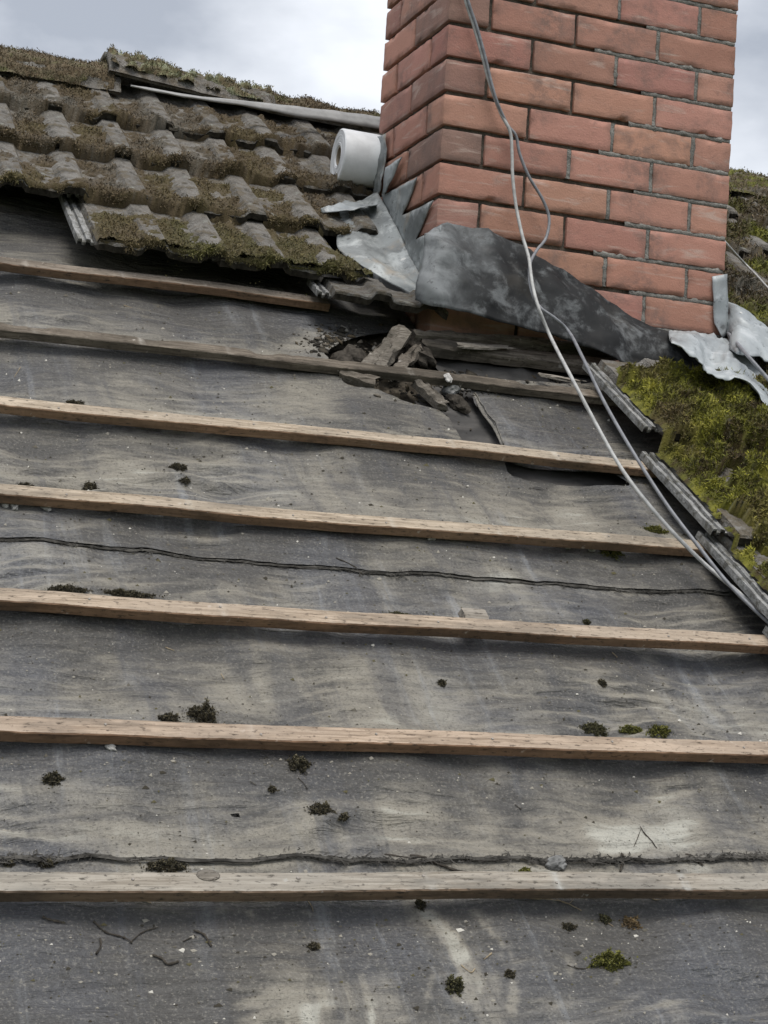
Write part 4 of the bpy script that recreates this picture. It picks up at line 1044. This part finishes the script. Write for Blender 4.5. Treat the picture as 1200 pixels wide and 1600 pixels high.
# right end, flattened over the tiles, wavy lower edge
tp = [(1045, 520), (1085, 521), (1120, 528), (1150, 540), (1185, 562), (1235, 606)]
bt = [(1050, 534), (1082, 558), (1104, 584), (1135, 596), (1166, 598), (1210, 652)]
rows = []
for i in range(6):
    a = FY(*tp[i], -0.045 - 0.005 * i); b = RW(*bt[i], [0.17, 0.15, 0.125, 0.12, 0.13, 0.10][i])
    rows.append([a, a.lerp(b, 0.5) + Vector((0, 0.006, 0.012 if i % 2 else -0.004)), b])
sheet('apron_flashing', rows, M['lead_bright'], 'light grey wavy lead edge at the right end of the apron', crump=0.009, seed=9.0, freq=20)
# vertical corner strip and the side sheet
poly_sheet('corner_flashing', [FY(1113, 432, -0.007), FY(1136, 428, -0.007), FY(1137, 470, -0.008), FY(1138, 522, -0.012), FY(1128, 528, -0.02), FY(1116, 505, -0.01)], M['lead_bright'], 'upright pale lead strip on the lower right chimney corner', 0.003, 0.003, 3.0)
XS = CW + 0.02
sheet('side_flashing', [[FX(1134, 470, XS), FX(1138, 500, XS), FX(1142, 540, XS - 0.01)], [RW(1160, 482, 0.12), RW(1160, 512, 0.11), RW(1150, 552, 0.11)], [RW(1200, 515, 0.09), RW(1205, 545, 0.09), RW(1190, 562, 0.10)], [RW(1250, 560, 0.07), RW(1250, 580, 0.07), RW(1240, 590, 0.07)]], M['lead_bright'], 'pale crumpled lead sheet over the tiles right of the chimney', crump=0.010, seed=12.0)

# ------------------------------------------------------------------ loose things round the chimney foot
# slipped tile piece under the corner lead
bm = bmesh.new()
o = link('broken_tile', TM[2].copy()); o.matrix_world = MR @ T(-0.262, -0.285, 0.004) @ Matrix.Rotation(-0.10, 4, 'Z') @ Matrix.Scale(0.86, 4, (1, 0, 0)) @ Matrix.Scale(0.40, 4, (0, 1, 0))
bm.free(); tag(o, 'slipped dark tile piece with pale ribbed left edge below the corner lead', 'tile piece')

def plank(name, a, b, width, thick, mat, label, cat, seed, n=26, ragged=0.4, mats=None):
    """broken length of timber from a to b (roof coordinates), splintered ends and edges"""
    a = np.array(a, float); b = np.array(b, float); d = b - a; L_ = np.linalg.norm(d); d /= L_
    up_ = np.array([0, 0, 1.0]); sd = np.cross(up_, d); sd /= np.linalg.norm(sd); up_ = np.cross(d, sd); V = []
    for i in range(n):
        t = i / (n - 1); end = min(t, 1 - t) * L_
        for k, (p, q) in enumerate(((-.5, 0), (-.5, .8), (-.3, 1), (0, 1), (.3, 1), (.5, .8), (.5, 0))):
            e1 = 1 - ragged * max(0, float(fbm(t * L_ * 12 + seed + k, k * 1.7, 3))); e2 = 1 - ragged * 0.8 * max(0, float(fbm(t * L_ * 16 + seed, k * 0.9 + 5, 3)))
            ext = (0.03 * ragged * float(noise2(k * 1.3 + seed, 4.0 + i)) if i in (0, n - 1) else 0)
            P = a + d * (t * L_ + ext) + sd * p * width * e1 + up_ * q * thick * e2
            V.append(P - a)
    F = [tuple(f) for f in grid_faces(n, 7)] + [(i * 7 + 6, i * 7, (i + 1) * 7, (i + 1) * 7 + 6) for i in range(n - 1)] + [tuple(range(7)), tuple((n - 1) * 7 + k for k in range(7))[::-1]]
    me = new_mesh(name, np.array(V), [tuple(int(x) for x in f) for f in F]); o = link(name, me, mat); o.matrix_world = MR @ T(*a)
    return tag(o, label, cat)
plank('board', R3(655, 548, -0.03), R3(1010, 590, -0.03), 0.05, 0.03, M['wood_rot'], 'dark sooty board lying along the chimney foot', 'board', 2.0, 40, 0.35)
plank('board', R3(640, 532, -0.02), R3(960, 556, -0.02), 0.03, 0.03, M['wood_rot'], 'narrow black timber directly under the lead apron', 'board', 4.0, 34, 0.5)
plank('splinter', R3(716, 541, 0.008), R3(794, 545, 0.006), 0.022, 0.006, M['wood_old'], 'pale long wood splinter on the dark board under the apron', 'wood splinter', 9.0, 14, 0.9)
plank('splinter', R3(905, 598, 0.0), R3(840, 586, 0.0), 0.012, 0.006, M['wood_old'], 'pale torn wood sliver on the dark batten below the apron', 'wood splinter', 11.0, 12, 0.9)
plank('rotten_timber', R3(592, 575, -0.035), R3(628, 520, 0.0), 0.045, 0.018, M['wood_dusty'], 'pale rotten timber end sticking up out of the torn felt', 'timber', 3.0, 40, 1.0)
plank('rotten_timber', R3(566, 580, -0.04), R3(604, 540, -0.01), 0.03, 0.016, M['wood_dusty'], 'narrow splintered timber left of the pale rotten end', 'timber', 21.0, 34, 1.1)
plank('rotten_timber', R3(612, 590, -0.045), R3(652, 548, -0.02), 0.032, 0.018, M['wood_rot'], 'black rotten sliver right of the pale rotten end', 'timber', 17.0, 34, 1.1)
plank('rotten_timber', R3(650, 602, -0.03), R3(690, 640, -0.035), 0.030, 0.022, M['wood_dusty'], 'split brown timber stub slanting down below the dark batten', 'timber', 6.0, 26, 0.9)
plank('rotten_timber', R3(530, 590, -0.03), R3(584, 606, -0.03), 0.036, 0.024, M['wood_rot'], 'rounded grey wood lump in the hole below the dark batten', 'timber', 13.0, 20, 0.7)
plank('wood_block', R3(720, 968, -0.02), R3(756, 971, -0.02), 0.035, 0.018, M['wood_old'], 'small pale wood offcut behind the batten in the middle', 'wood block', 5.0, 8, 0.15)

def rock(name, px, py, n, r_, mat, label, cat, seed, sq=(1, 1, 0.6), group=None, rough=0.35):
    bm = bmesh.new(); bmesh.ops.create_icosphere(bm, subdivisions=3, radius=r_)
    for v_ in bm.verts:
        c = v_.co / r_; k = 1 + rough * float(fbm(c.x * 1.3 + seed, c.y * 1.3 + c.z * 0.9 + seed, 3))
        v_.co = Vector((c.x * sq[0], c.y * sq[1], c.z * sq[2])) * r_ * k
    me = bpy.data.meshes.new(name); bm.to_mesh(me); bm.free()
    c = R3(px, py, n)
    if n == FN: c = on_felt(px, py); n = c[2]
    o = link(name, me, mat); o.matrix_world = MR @ T(c[0], c[1], n + r_ * sq[2] * 0.6) @ Matrix.Rotation(seed, 4, 'Z')
    return tag(o, label, cat, group)
FN = -0.028
for a in [
    ('mortar_lump', 705, 612, -0.038, 0.026, 'chip', 'pale mortar lump under the dark batten right of the split stub', 'mortar lump', 1.0, (1.3, .8, .6)),
    ('soil_clod', 712, 634, -0.045, 0.024, 'twig', 'crumbly black soil clod in the tear', 'soil', 2.0, (1.4, .7, .6)),
    ('soil_clod', 545, 566, -0.045, 0.04, 'twig', 'black soil heap left of the rotten timber', 'soil', 4.0, (1.2, .7, .5)),
    ('soil_clod', 655, 560, -0.04, 0.04, 'twig', 'dark soil heap right of the rotten timber', 'soil', 5.0, (1.4, .6, .5)),
    ('pebble', 673, 842, FN, 0.008, 'stone', 'white pebble under the batten at the picture middle', 'pebble', 6.0, (1, 1, .9)),
    ('pebble', 8, 791, FN, 0.007, 'stone', 'white pebble at the left picture edge under a batten', 'pebble', 7.0, (1, .8, .8)),
    ('pebble', 22, 793, FN, 0.008, 'stone', 'grey flat pebble second from the left picture edge under a batten', 'pebble', 8.0, (1.4, .8, .7)),
    ('pebble', 72, 796, FN, 0.007, 'stone', 'grey pebble third from the left picture edge under a batten', 'pebble', 9.0, (1.4, .8, .7)),
    ('pebble', 924, 860, FN, 0.008, 'stone', 'round grey pebble beside green moss under a batten at right', 'pebble', 10.0, (1, 1, .8)),
    ('pebble', 888, 856, FN, 0.006, 'stone', 'smaller grey pebble left of the round one at right', 'pebble', 11.0, (1, 1, .8)),
    ('pebble', 172, 1170, FN, 0.007, 'stone', 'pale pebble under the second batten from the bottom', 'pebble', 12.0, (1.3, .8, .7)),
    ('stone_chip', 868, 1352, FN, 0.016, 'chip', 'angular grey stone chip resting on the lowest batten', 'stone chip', 13.0, (1.3, .7, .5)),
    ('stone_chip', 700, 592, 0.004, 0.012, 'stone', 'small pale chip on the dark batten above the mortar lump', 'stone chip', 14.0, (1.6, .7, .4)),
]:
    rock(a[0], a[1], a[2], a[3], a[4], M[a[5]], a[6], a[7], a[8], a[9])
M['mosslump'] = M['moss']
def moss_clump(px, py, w_px, h, cols, label, seed, elong=1.0, dn=0.0):
    r = np.random.default_rng(seed); c = on_felt(px, py + 2); c2 = R3(px + w_px * 0.88, py + 2, c[2]); rad = abs(c2[0] - c[0]); h = h * 0.85
    n = int(2400 * (rad / 0.02) ** 1.5) + 300
    th = r.uniform(0, 2 * np.pi, n); q = np.sqrt(r.uniform(0, 1, n)) * (0.85 + 0.7 * fbm(np.cos(th) * 2.2 + seed, np.sin(th) * 2.2, 3))
    x = rad * q * np.cos(th); y = rad / elong * q * np.sin(th)
    top_ = h * np.sqrt(np.clip(1 - q ** 2, 0.05, 1)) * (0.7 + 0.5 * fbm(x * 120 + seed, y * 120, 2)); z = top_ * r.uniform(0.2, 1, n)
    lump = fbm(x / rad * 2.1 + seed, y / rad * elong * 2.1, 2); kp = lump > -0.28; far = r.uniform(0, 1, n) < 0.06
    x = np.where(far, x * r.uniform(1.1, 1.9, n), x); y = np.where(far, y * r.uniform(1.1, 1.9, n), y); z = np.where(far, 0.001, z); z = z * (0.6 + 0.9 * np.clip(lump + 0.3, 0, 1)); kp |= far
    x, y, z, q = x[kp], y[kp], z[kp], q[kp]; n = len(x)
    P = np.stack([x, y, z], 1); Nn = np.stack([x / rad, y / rad * elong, 0.8 + 0 * x], 1); Nn /= np.linalg.norm(Nn, axis=1)[:, None]
    C = palette(r.uniform(0, 1, n) * 0.6 + 0.4 * z / h, cols) * r.uniform(0.6, 1.4, (n, 1))
    V, F, C = blades(P, Nn, r.uniform(0.0015, 0.0036, n), r.uniform(0.0014, 0.0028, n), C, r, 1.3)
    # body under the blades
    bm = bmesh.new(); bmesh.ops.create_icosphere(bm, subdivisions=3, radius=1)
    bv = np.array([tuple(v_.co) for v_ in bm.verts]); bf = np.array([[v_.index for v_ in f.verts] for f in bm.faces]); bm.free()
    k = 0.72 + 0.3 * fbm(bv[:, 0] * 2 + seed, bv[:, 1] * 2 + bv[:, 2], 3)
    bv = bv * k[:, None] * np.array([rad * 0.72, rad / elong * 0.72, h * 0.6])
    bv[:, 2] = np.maximum(bv[:, 2], -0.004)
    bc = np.tile(np.array(cols[0])[None] * 0.9, (len(bv), 1))
    me = new_mesh('moss_clump', np.concatenate([V, bv]), np.concatenate([F, bf + len(V)])); vcol(me, np.concatenate([C, bc]))
    o = link('moss_clump', me, M['moss']); o.matrix_world = MR @ T(c[0], c[1], float(felt_top(c[0], c[1])) + dn)
    return tag(o, label, 'moss clump', 'loose moss clumps on the bare felt')
DK = [(0.034, 0.028, 0.018), (0.07, 0.06, 0.036), (0.155, 0.135, 0.085)]
GN = [(0.04, 0.04, 0.014), (0.12, 0.12, 0.025), (0.24, 0.23, 0.06)]
MD = [(0.03, 0.028, 0.016), (0.075, 0.07, 0.032), (0.14, 0.13, 0.06)]
for a in [
    (140, 763, 12, 0.020, DK, 'dark moss tuft standing on the third batten down at left', 1.0), (278, 729, 13, 0.008, DK, 'flat dark moss scrap above the left tuft', 1.6), (289, 749, 8, 0.006, DK, 'tiny dark moss scrap below the flat one', 1.2),
    (316, 1118, 24, 0.026, DK, 'large dark moss lump on the second lowest batten', 1.4), (264, 1122, 18, 0.012, DK, 'flat dark moss left of the large lump', 1.8), (82, 1218, 16, 0.016, DK, 'dark moss lump far left between the two lowest battens', 1.3),
    (501, 1266, 18, 0.014, DK, 'dark moss lump in the middle between the two lowest battens', 1.4), (535, 1276, 10, 0.008, DK, 'small dark moss crumb right of the middle lump', 1.5), (466, 1194, 18, 0.016, DK, 'dark moss wad stuck under the second lowest batten', 1.1),
    (953, 1504, 30, 0.020, GN, 'bright green moss tuft lying alone in the lowest bay', 1.7), (709, 1541, 15, 0.018, MD, 'dark olive moss lump near the bottom edge', 0.9), (925, 1139, 26, 0.012, MD, 'olive brown moss strip on the second lowest batten at right', 1.9),
    (986, 1141, 18, 0.012, GN, 'green moss tuft left of the rightmost one on the second lowest batten', 1.7), (1031, 1142, 17, 0.013, GN, 'rightmost green moss tuft on the second lowest batten', 1.6), (72, 1349, 13, 0.009, DK, 'dark moss tuft at far left on the lowest batten', 1.8),
    (14, 1349, 8, 0.008, DK, 'tiny dark moss tuft at the left picture edge on the lowest batten', 1.4), (262, 1354, 32, 0.012, DK, 'long dark moss strip on the lowest batten left of the knot', 2.6), (820, 1362, 10, 0.010, GN, 'small green moss tuft left of the stone chip', 1.2),
    (190, 928, 48, 0.010, DK, 'long dark moss drift along the batten at left', 4.5), (105, 920, 26, 0.008, DK, 'short moss drift left of the long one', 3.0), (622, 962, 28, 0.008, MD, 'thin olive moss drift left of the wood offcut', 4.0), (747, 964, 10, 0.008, MD, 'olive moss crumb beside the wood offcut', 1.5),
    (954, 862, 18, 0.010, GN, 'green moss patch under the batten at right', 1.5), (1024, 829, 16, 0.012, GN, 'green moss tuft on the batten near the right tiles', 1.6), (657, 1412, 7, 0.008, DK, 'dark crumb hanging under the lowest batten', 0.6),
    (985, 1440, 12, 0.007, [(0.10, 0.07, 0.035), (0.20, 0.14, 0.07), (0.30, 0.22, 0.12)], 'tan tangle of dry roots in the lowest bay at right', 1.0), (945, 1436, 8, 0.008, MD, 'olive crumb left of the root tangle', 1.0), (888, 1447, 9, 0.006, DK, 'grey crumb right of centre in the lowest bay', 1.5),
    (916, 971, 6, 0.006, MD, 'tiny moss crumb on the batten right of the wood offcut', 1.2), (40, 758, 14, 0.006, DK, 'thin dark moss line on the batten at far left', 2.5), (118, 629, 16, 0.006, DK, 'dark moss scrap on the pale batten at left', 2.6), (490, 1478, 8, 0.008, DK, 'dark crumb in the lowest bay left of centre', 1.2), (797, 1521, 7, 0.006, DK, 'dark crumb right of the olive lump near the bottom', 1.0), (690, 1066, 6, 0.005, DK, 'dark crumb in the bay above the second lowest batten', 1.0), (941, 1066, 6, 0.006, DK, 'dark crumb at right in the bay above the second lowest batten', 1.0), (425, 1232, 6, 0.005, DK, 'dark speck of moss left of the middle lump', 1.2)]:
    moss_clump(a[0], a[1], a[2], a[3], a[4], a[5], int(a[0] * 7 + a[1]), a[6])

# twigs and straws
def stick(pts, rad, mat, label, cat, lift=0.0, name='twig'):
    P = [on_felt(x, y) for x, y in pts]; C = catmull(P, 5); C[:, 2] = felt_top(C[:, 0], C[:, 1]) + rad * 0.8 + lift
    C[:, 2] += 0.0012 * np.abs(noise2(np.arange(len(C)) * 0.5, C[:, 0] * 9)); o0 = C[0].copy()
    v, f = tube(C - o0, 0.62 * rad * (0.5 + 1.1 * np.abs(noise2(np.arange(len(C)) * 0.7, C[:, 1] * 30))), 5)
    o = link(name, new_mesh(name, v, f), mat); o.matrix_world = MR @ T(*o0); return tag(o, label, cat)
for a in [
    ([(146, 1441), (165, 1458), (190, 1465), (206, 1474)], 0.0022, 'twig', 'dark bent twig in the lowest bay at left'), ([(156, 1468), (157, 1480), (150, 1492)], 0.0026, 'twig', 'short crooked twig below the dark bent one'),
    ([(204, 1473), (222, 1458), (246, 1450)], 0.0016, 'twig', 'thin twig rising right of the dark bent one'), ([(302, 1455), (318, 1462), (330, 1480)], 0.0028, 'twig', 'thick hooked twig in the lowest bay'), ([(286, 1472), (304, 1463)], 0.0016, 'twig', 'thin twig crossing the hooked one'),
    ([(236, 1493), (252, 1499), (262, 1508), (278, 1504)], 0.0026, 'twig', 'curled twig below the hooked one'), ([(66, 1435), (82, 1440), (96, 1443)], 0.003, 'twig', 'stubby dark twig at far left of the lowest bay'),
    ([(163, 1388), (195, 1400), (236, 1412)], 0.0016, 'straw', 'dry straw sticking out from the lowest batten at left'), ([(480, 1407), (487, 1418), (489, 1425)], 0.0014, 'straw', 'short straw below the lowest batten in the middle'),
    ([(800, 1404), (850, 1406), (880, 1410), (908, 1424)], 0.0016, 'straw', 'long root fibre under the lowest batten'), ([(868, 1404), (886, 1413), (896, 1406)], 0.0012, 'straw', 'forked root fibre beside the long one'), ([(1010, 1402), (1030, 1407), (1036, 1398)], 0.0012, 'straw', 'tan root loop under the lowest batten at right'),
    ([(940, 1434), (950, 1443), (958, 1448)], 0.0012, 'straw', 'pale straw by the olive crumb'), ([(720, 1508), (735, 1520), (742, 1514)], 0.0014, 'straw', 'thin stalk above the olive lump near the bottom'), ([(756, 1500), (768, 1490)], 0.0016, 'straw', 'pale wood sliver in the lowest bay'), ([(886, 1508), (900, 1513), (918, 1514)], 0.0012, 'twig', 'thin twig left of the bright green tuft'),
    ([(525, 873), (545, 882), (566, 898)], 0.0024, 'twig', 'frayed cord end trailing from the upper felt seam'), ([(640, 1338), (668, 1346), (700, 1358), (738, 1366)], 0.0034, 'twig', 'thick frayed cord slanting from the lower felt seam'), ([(600, 1336), (640, 1342), (690, 1352)], 0.0022, 'twig', 'second frayed cord strand beside the thick one'),
    ([(1000, 1292), (1012, 1308), (1026, 1326)], 0.0016, 'twig', 'thin dark twig standing on the lower seam at right'), ([(1002, 1294), (996, 1310), (990, 1324)], 0.001, 'twig', 'fine twig crossing the dark twig at the lower seam'), ([(970, 1335), (972, 1350), (968, 1364)], 0.0036, 'twig', 'dark moss stem hanging from the lower seam'), ([(1070, 1336), (1085, 1345), (1098, 1354)], 0.0026, 'twig', 'dark twig below the lower seam at far right'),
    ([(390, 1222), (400, 1228)], 0.0014, 'twig', 'short twig under the second lowest batten'), ([(466, 1216), (480, 1234)], 0.0012, 'twig', 'fine twig below the moss wad'), ([(804, 1258), (814, 1266)], 0.0014, 'twig', 'tiny twig on the dark band right of centre'), ([(345, 1054), (350, 1062)], 0.0016, 'straw', 'pale straw bit in the bay above the second lowest batten'), ([(258, 1012), (272, 1017)], 0.0014, 'straw', 'pale straw bit below the batten at left'), ([(22, 590), (32, 574)], 0.001, 'straw', 'thin straw far left above the pale batten'), ([(956, 1020), (964, 1028)], 0.002, 'straw', 'pale wood chip right of centre below a batten'), ([(193, 477), (206, 481)], 0.0014, 'straw', 'pale straw bit near the upper left')]:
    stick(a[0], a[1], M[a[2]], a[3], 'twig' if a[2] == 'twig' else 'straw', name='twig' if a[2] == 'twig' else 'straw')

# broken mortar, bark and soil crumbs in and round the tear
r = np.random.default_rng(31); Vs, Fs, Cs = [], [], []; b = 0
ico = bmesh.new(); bmesh.ops.create_icosphere(ico, subdivisions=1, radius=1.0); iv = np.array([tuple(v_.co) for v_ in ico.verts]); fi = np.array([[v_.index for v_ in f.verts] for f in ico.faces]); ico.free()
rp_ = np.array([(0.03, 0.027, 0.022), (0.06, 0.052, 0.04), (0.12, 0.105, 0.085), (0.24, 0.225, 0.20), (0.075, 0.06, 0.04)])
for q in range(1500):
    px_, py_ = [(r.normal(600, 50), r.normal(548, 16)), (r.normal(690, 45), r.normal(600, 22)), (r.normal(800, 90), r.normal(585, 10)), (r.normal(520, 22), r.normal(535, 14))][int(r.integers(4))]
    c = R3(px_, py_, -0.03); inh = any(bool(in_poly(np.array([c[0]]), np.array([c[1]]), h)[0]) for h in HUV)
    if 0 < c[0] < 0.78 and c[1] > -0.44: continue
    z = -0.05 if inh else float(felt_top(c[0], c[1])); sz_ = min(0.016, 0.0021 * math.exp(0.6 * r.normal()))
    vv = iv * (1 + 0.35 * r.normal(size=(len(iv), 1))) * sz_ * np.array([r.uniform(0.8, 2.2), r.uniform(0.6, 1.1), 0.6]); a = r.uniform(0, 6.28)
    vv = np.stack([vv[:, 0] * math.cos(a) - vv[:, 1] * math.sin(a), vv[:, 0] * math.sin(a) + vv[:, 1] * math.cos(a), vv[:, 2]], 1) + np.array([c[0], c[1], z + sz_ * 0.3])
    Vs.append(vv); Fs.append(fi + b); b += len(iv); Cs.append(np.tile(rp_[r.choice(5, p=[.36, .30, .2, .06, .08])][None], (len(iv), 1)))
me = new_mesh('rubble', np.concatenate(Vs), np.concatenate(Fs)); vcol(me, np.concatenate(Cs)); o = link('rubble', me, M['grain']); o.matrix_world = MR
tag(o, 'dark soil, bark and mortar crumbs in and around the tear', 'rubble', kind='stuff')

# grit and crumbs scattered over the felt
r = np.random.default_rng(77); n = 24000
gu = r.uniform(-1.3, 0.7, n); gv = r.uniform(-2.6, -0.4, n)
ph = (BV[0] - gv) / GA; fr = ph - np.floor(ph)
pk = 0.25 + 0.55 * np.exp(-((fr - 0.16) / 0.10) ** 2) + 0.5 * np.exp(-((1 - fr) / 0.05) ** 2) + 0.5 * np.clip(fbm(gu * 4, gv * 4, 3), -0.4, 1) + 0.35 * (gv < -2.22)
ok = (r.uniform(0, 1, n) < pk) & ((fr * GA > 0.04))
for h in HUV: ok &= ~in_poly(gu, gv, h)
gu, gv = gu[ok], gv[ok]; n = len(gu)
sz = 0.0009 * np.exp(0.6 * r.normal(size=n)); sz = np.clip(sz, 0.0004, 0.004)
base = np.stack([gu, gv, felt_n(gu, gv) + np.where(gv > -1.38, 0.0075, np.where(gv > -2.105, 0.004, 0.0005))], 1)
tet = np.array([[1, 0, -.3], [-.5, .87, -.3], [-.5, -.87, -.3], [0, 0, 1.0]])
th = r.uniform(0, 6.28, n); ct, st_ = np.cos(th), np.sin(th)
st2 = r.uniform(0.6, 2.2, n)
V = np.zeros((n, 4, 3))
for k in range(4):
    x, y, z = tet[k]; V[:, k, 0] = base[:, 0] + sz * st2 * (x * ct - y * st_); V[:, k, 1] = base[:, 1] + sz * (x * st_ + y * ct); V[:, k, 2] = base[:, 2] + sz * (z + 0.3)
b = np.arange(n)[:, None] * 4
F = np.concatenate([b + np.array([[0, 1, 3]]), b + np.array([[1, 2, 3]]), b + np.array([[2, 0, 3]])], 0)
pal = np.array([(0.05, 0.045, 0.035), (0.12, 0.11, 0.09), (0.30, 0.28, 0.24), (0.55, 0.53, 0.48), (0.10, 0.09, 0.05)])
C = pal[r.choice(5, n, p=[0.36, 0.24, 0.2, 0.08, 0.12])]
me = new_mesh('grit', V.reshape(-1, 3), F); vcol(me, np.repeat(C, 4, 0)); o = link('grit', me, M['grain']); o.matrix_world = MR
tag(o, 'fine grit and moss crumbs scattered over the bare felt', 'grit', kind='stuff')

# ------------------------------------------------------------------ white roll beside the stack
c0 = R3(527, 243, 0.128); cw = RP(*c0)
def roll_obj():
    root = link('paper_roll', None); root.location = cw + Vector((0, 0, -0.07)); root.empty_display_size = 0.1
    R_, r0, Ln, ns_ = 0.070, 0.022, 0.135, 48
    def lathe(name, prof, mat, label=None):
        V = []; F = []; m_ = len(prof)
        for i in range(ns_):
            a = 2 * math.pi * i / ns_
            for (x, rr) in prof: V.append((x, rr * math.cos(a), rr * math.sin(a) + 0.07))
        for i in range(ns_):
            for k in range(m_ - 1):
                F.append((i * m_ + k, ((i + 1) % ns_) * m_ + k, ((i + 1) % ns_) * m_ + k + 1, i * m_ + k + 1))
        me = new_mesh(name, V, F); smooth(me); o = link(name, me, mat, root)
        if label: o['label'] = label
        md = o.modifiers.new('e', 'EDGE_SPLIT'); md.split_angle = math.radians(40); return o
    lathe('winding', [(0.004, r0 + 0.003)] + [((0.0005 if q % 2 else 0.0) + 0.0004 * math.sin(q * 2.3), r0 + 0.006 + (R_ - r0 - 0.010) * q / 16) for q in range(17)] + [ (0.0015, R_ - 0.001), (0.004, R_), (Ln - 0.003, R_ - 0.001), (Ln, R_ - 0.004), (Ln, r0 + 0.003)], M['roll'])
    lathe('core', [(Ln - 0.002, r0), (0.003, r0), (0.003, r0 + 0.003), (Ln - 0.002, r0 + 0.003)], M['core'], 'brown cardboard core')
    root.rotation_euler = (0, 0.02, -0.05)
    return tag(root, 'white roll lying on the tiles against the left chimney face', 'roll')
roll_obj()

# ------------------------------------------------------------------ cables
def cable(pts, rad, mat, label, name='cable'):
    C = catmull([tuple(p) for p in pts], 8); o0 = C[0].copy(); v, f = tube(C - o0, rad, 8)
    me = new_mesh(name, v, f); smooth(me); o = link(name, me, mat); o.location = Vector(o0.tolist()); return tag(o, label, 'cable')
cable([FY(712, -60, -0.014), FY(727, 0, -0.014), FY(740, 40, -0.015), FY(752, 82, -0.016), FY(765, 130, -0.018), FY(782, 176, -0.02), FY(797, 206, -0.025), FY(800, 240, -0.03), FY(801, 275, -0.035), FY(806, 320, -0.045), FY(816, 368, -0.07), FY(826, 402, -0.10), FY(832, 445, -0.17),
       FY(842, 482, -0.215), FY(862, 530, -0.24), RW(892, 588, 0.13), RW(930, 660, 0.09), RW(975, 738, 0.06), RW(1030, 808, 0.035), RW(1085, 866, 0.022), RW(1130, 906, 0.015), RW(1200, 962, 0.012), RW(1290, 1030, 0.012)],
      0.0040, M['cable'], 'light grey cable running straight down the chimney front onto the felt')
cable([FY(716, -60, -0.020), FY(731, 0, -0.020), FY(745, 42, -0.021), FY(757, 85, -0.022), FY(768, 130, -0.026), FY(777, 160, -0.026), FY(793, 195, -0.02), FY(806, 212, -0.02), FY(812, 240, -0.022), FY(826, 275, -0.026), FY(848, 312, -0.03), FY(858, 342, -0.035), FY(853, 372, -0.05), FY(838, 392, -0.075), FY(828, 414, -0.11), FY(829, 448, -0.16), FY(842, 478, -0.21), FY(868, 498, -0.225), FY(890, 520, -0.23), RW(912, 562, 0.14), RW(945, 630, 0.12), RW(990, 708, 0.10),
       RW(1040, 786, 0.07), RW(1090, 852, 0.045), RW(1140, 914, 0.026), RW(1200, 972, 0.014), RW(1290, 1050, 0.012)],
      0.0037, M['cable2'], 'darker grey cable looping out to the right on the chimney front')
cable([FX(1128, 372, CW + 0.012), FX(1138, 384, CW + 0.02), RW(1160, 408, 0.12), RW(1180, 428, 0.11), RW(1202, 452, 0.10), RW(1260, 510, 0.08)], 0.003, M['cable'], 'thin pale wire leaving the right side of the chimney')
cable([FY(1138, 520, -0.03), RW(1165, 552, 0.135), RW(1200, 592, 0.12), RW(1260, 660, 0.10)], 0.0045, M['cable2'], 'short grey cable lying on the pale lead right of the chimney')
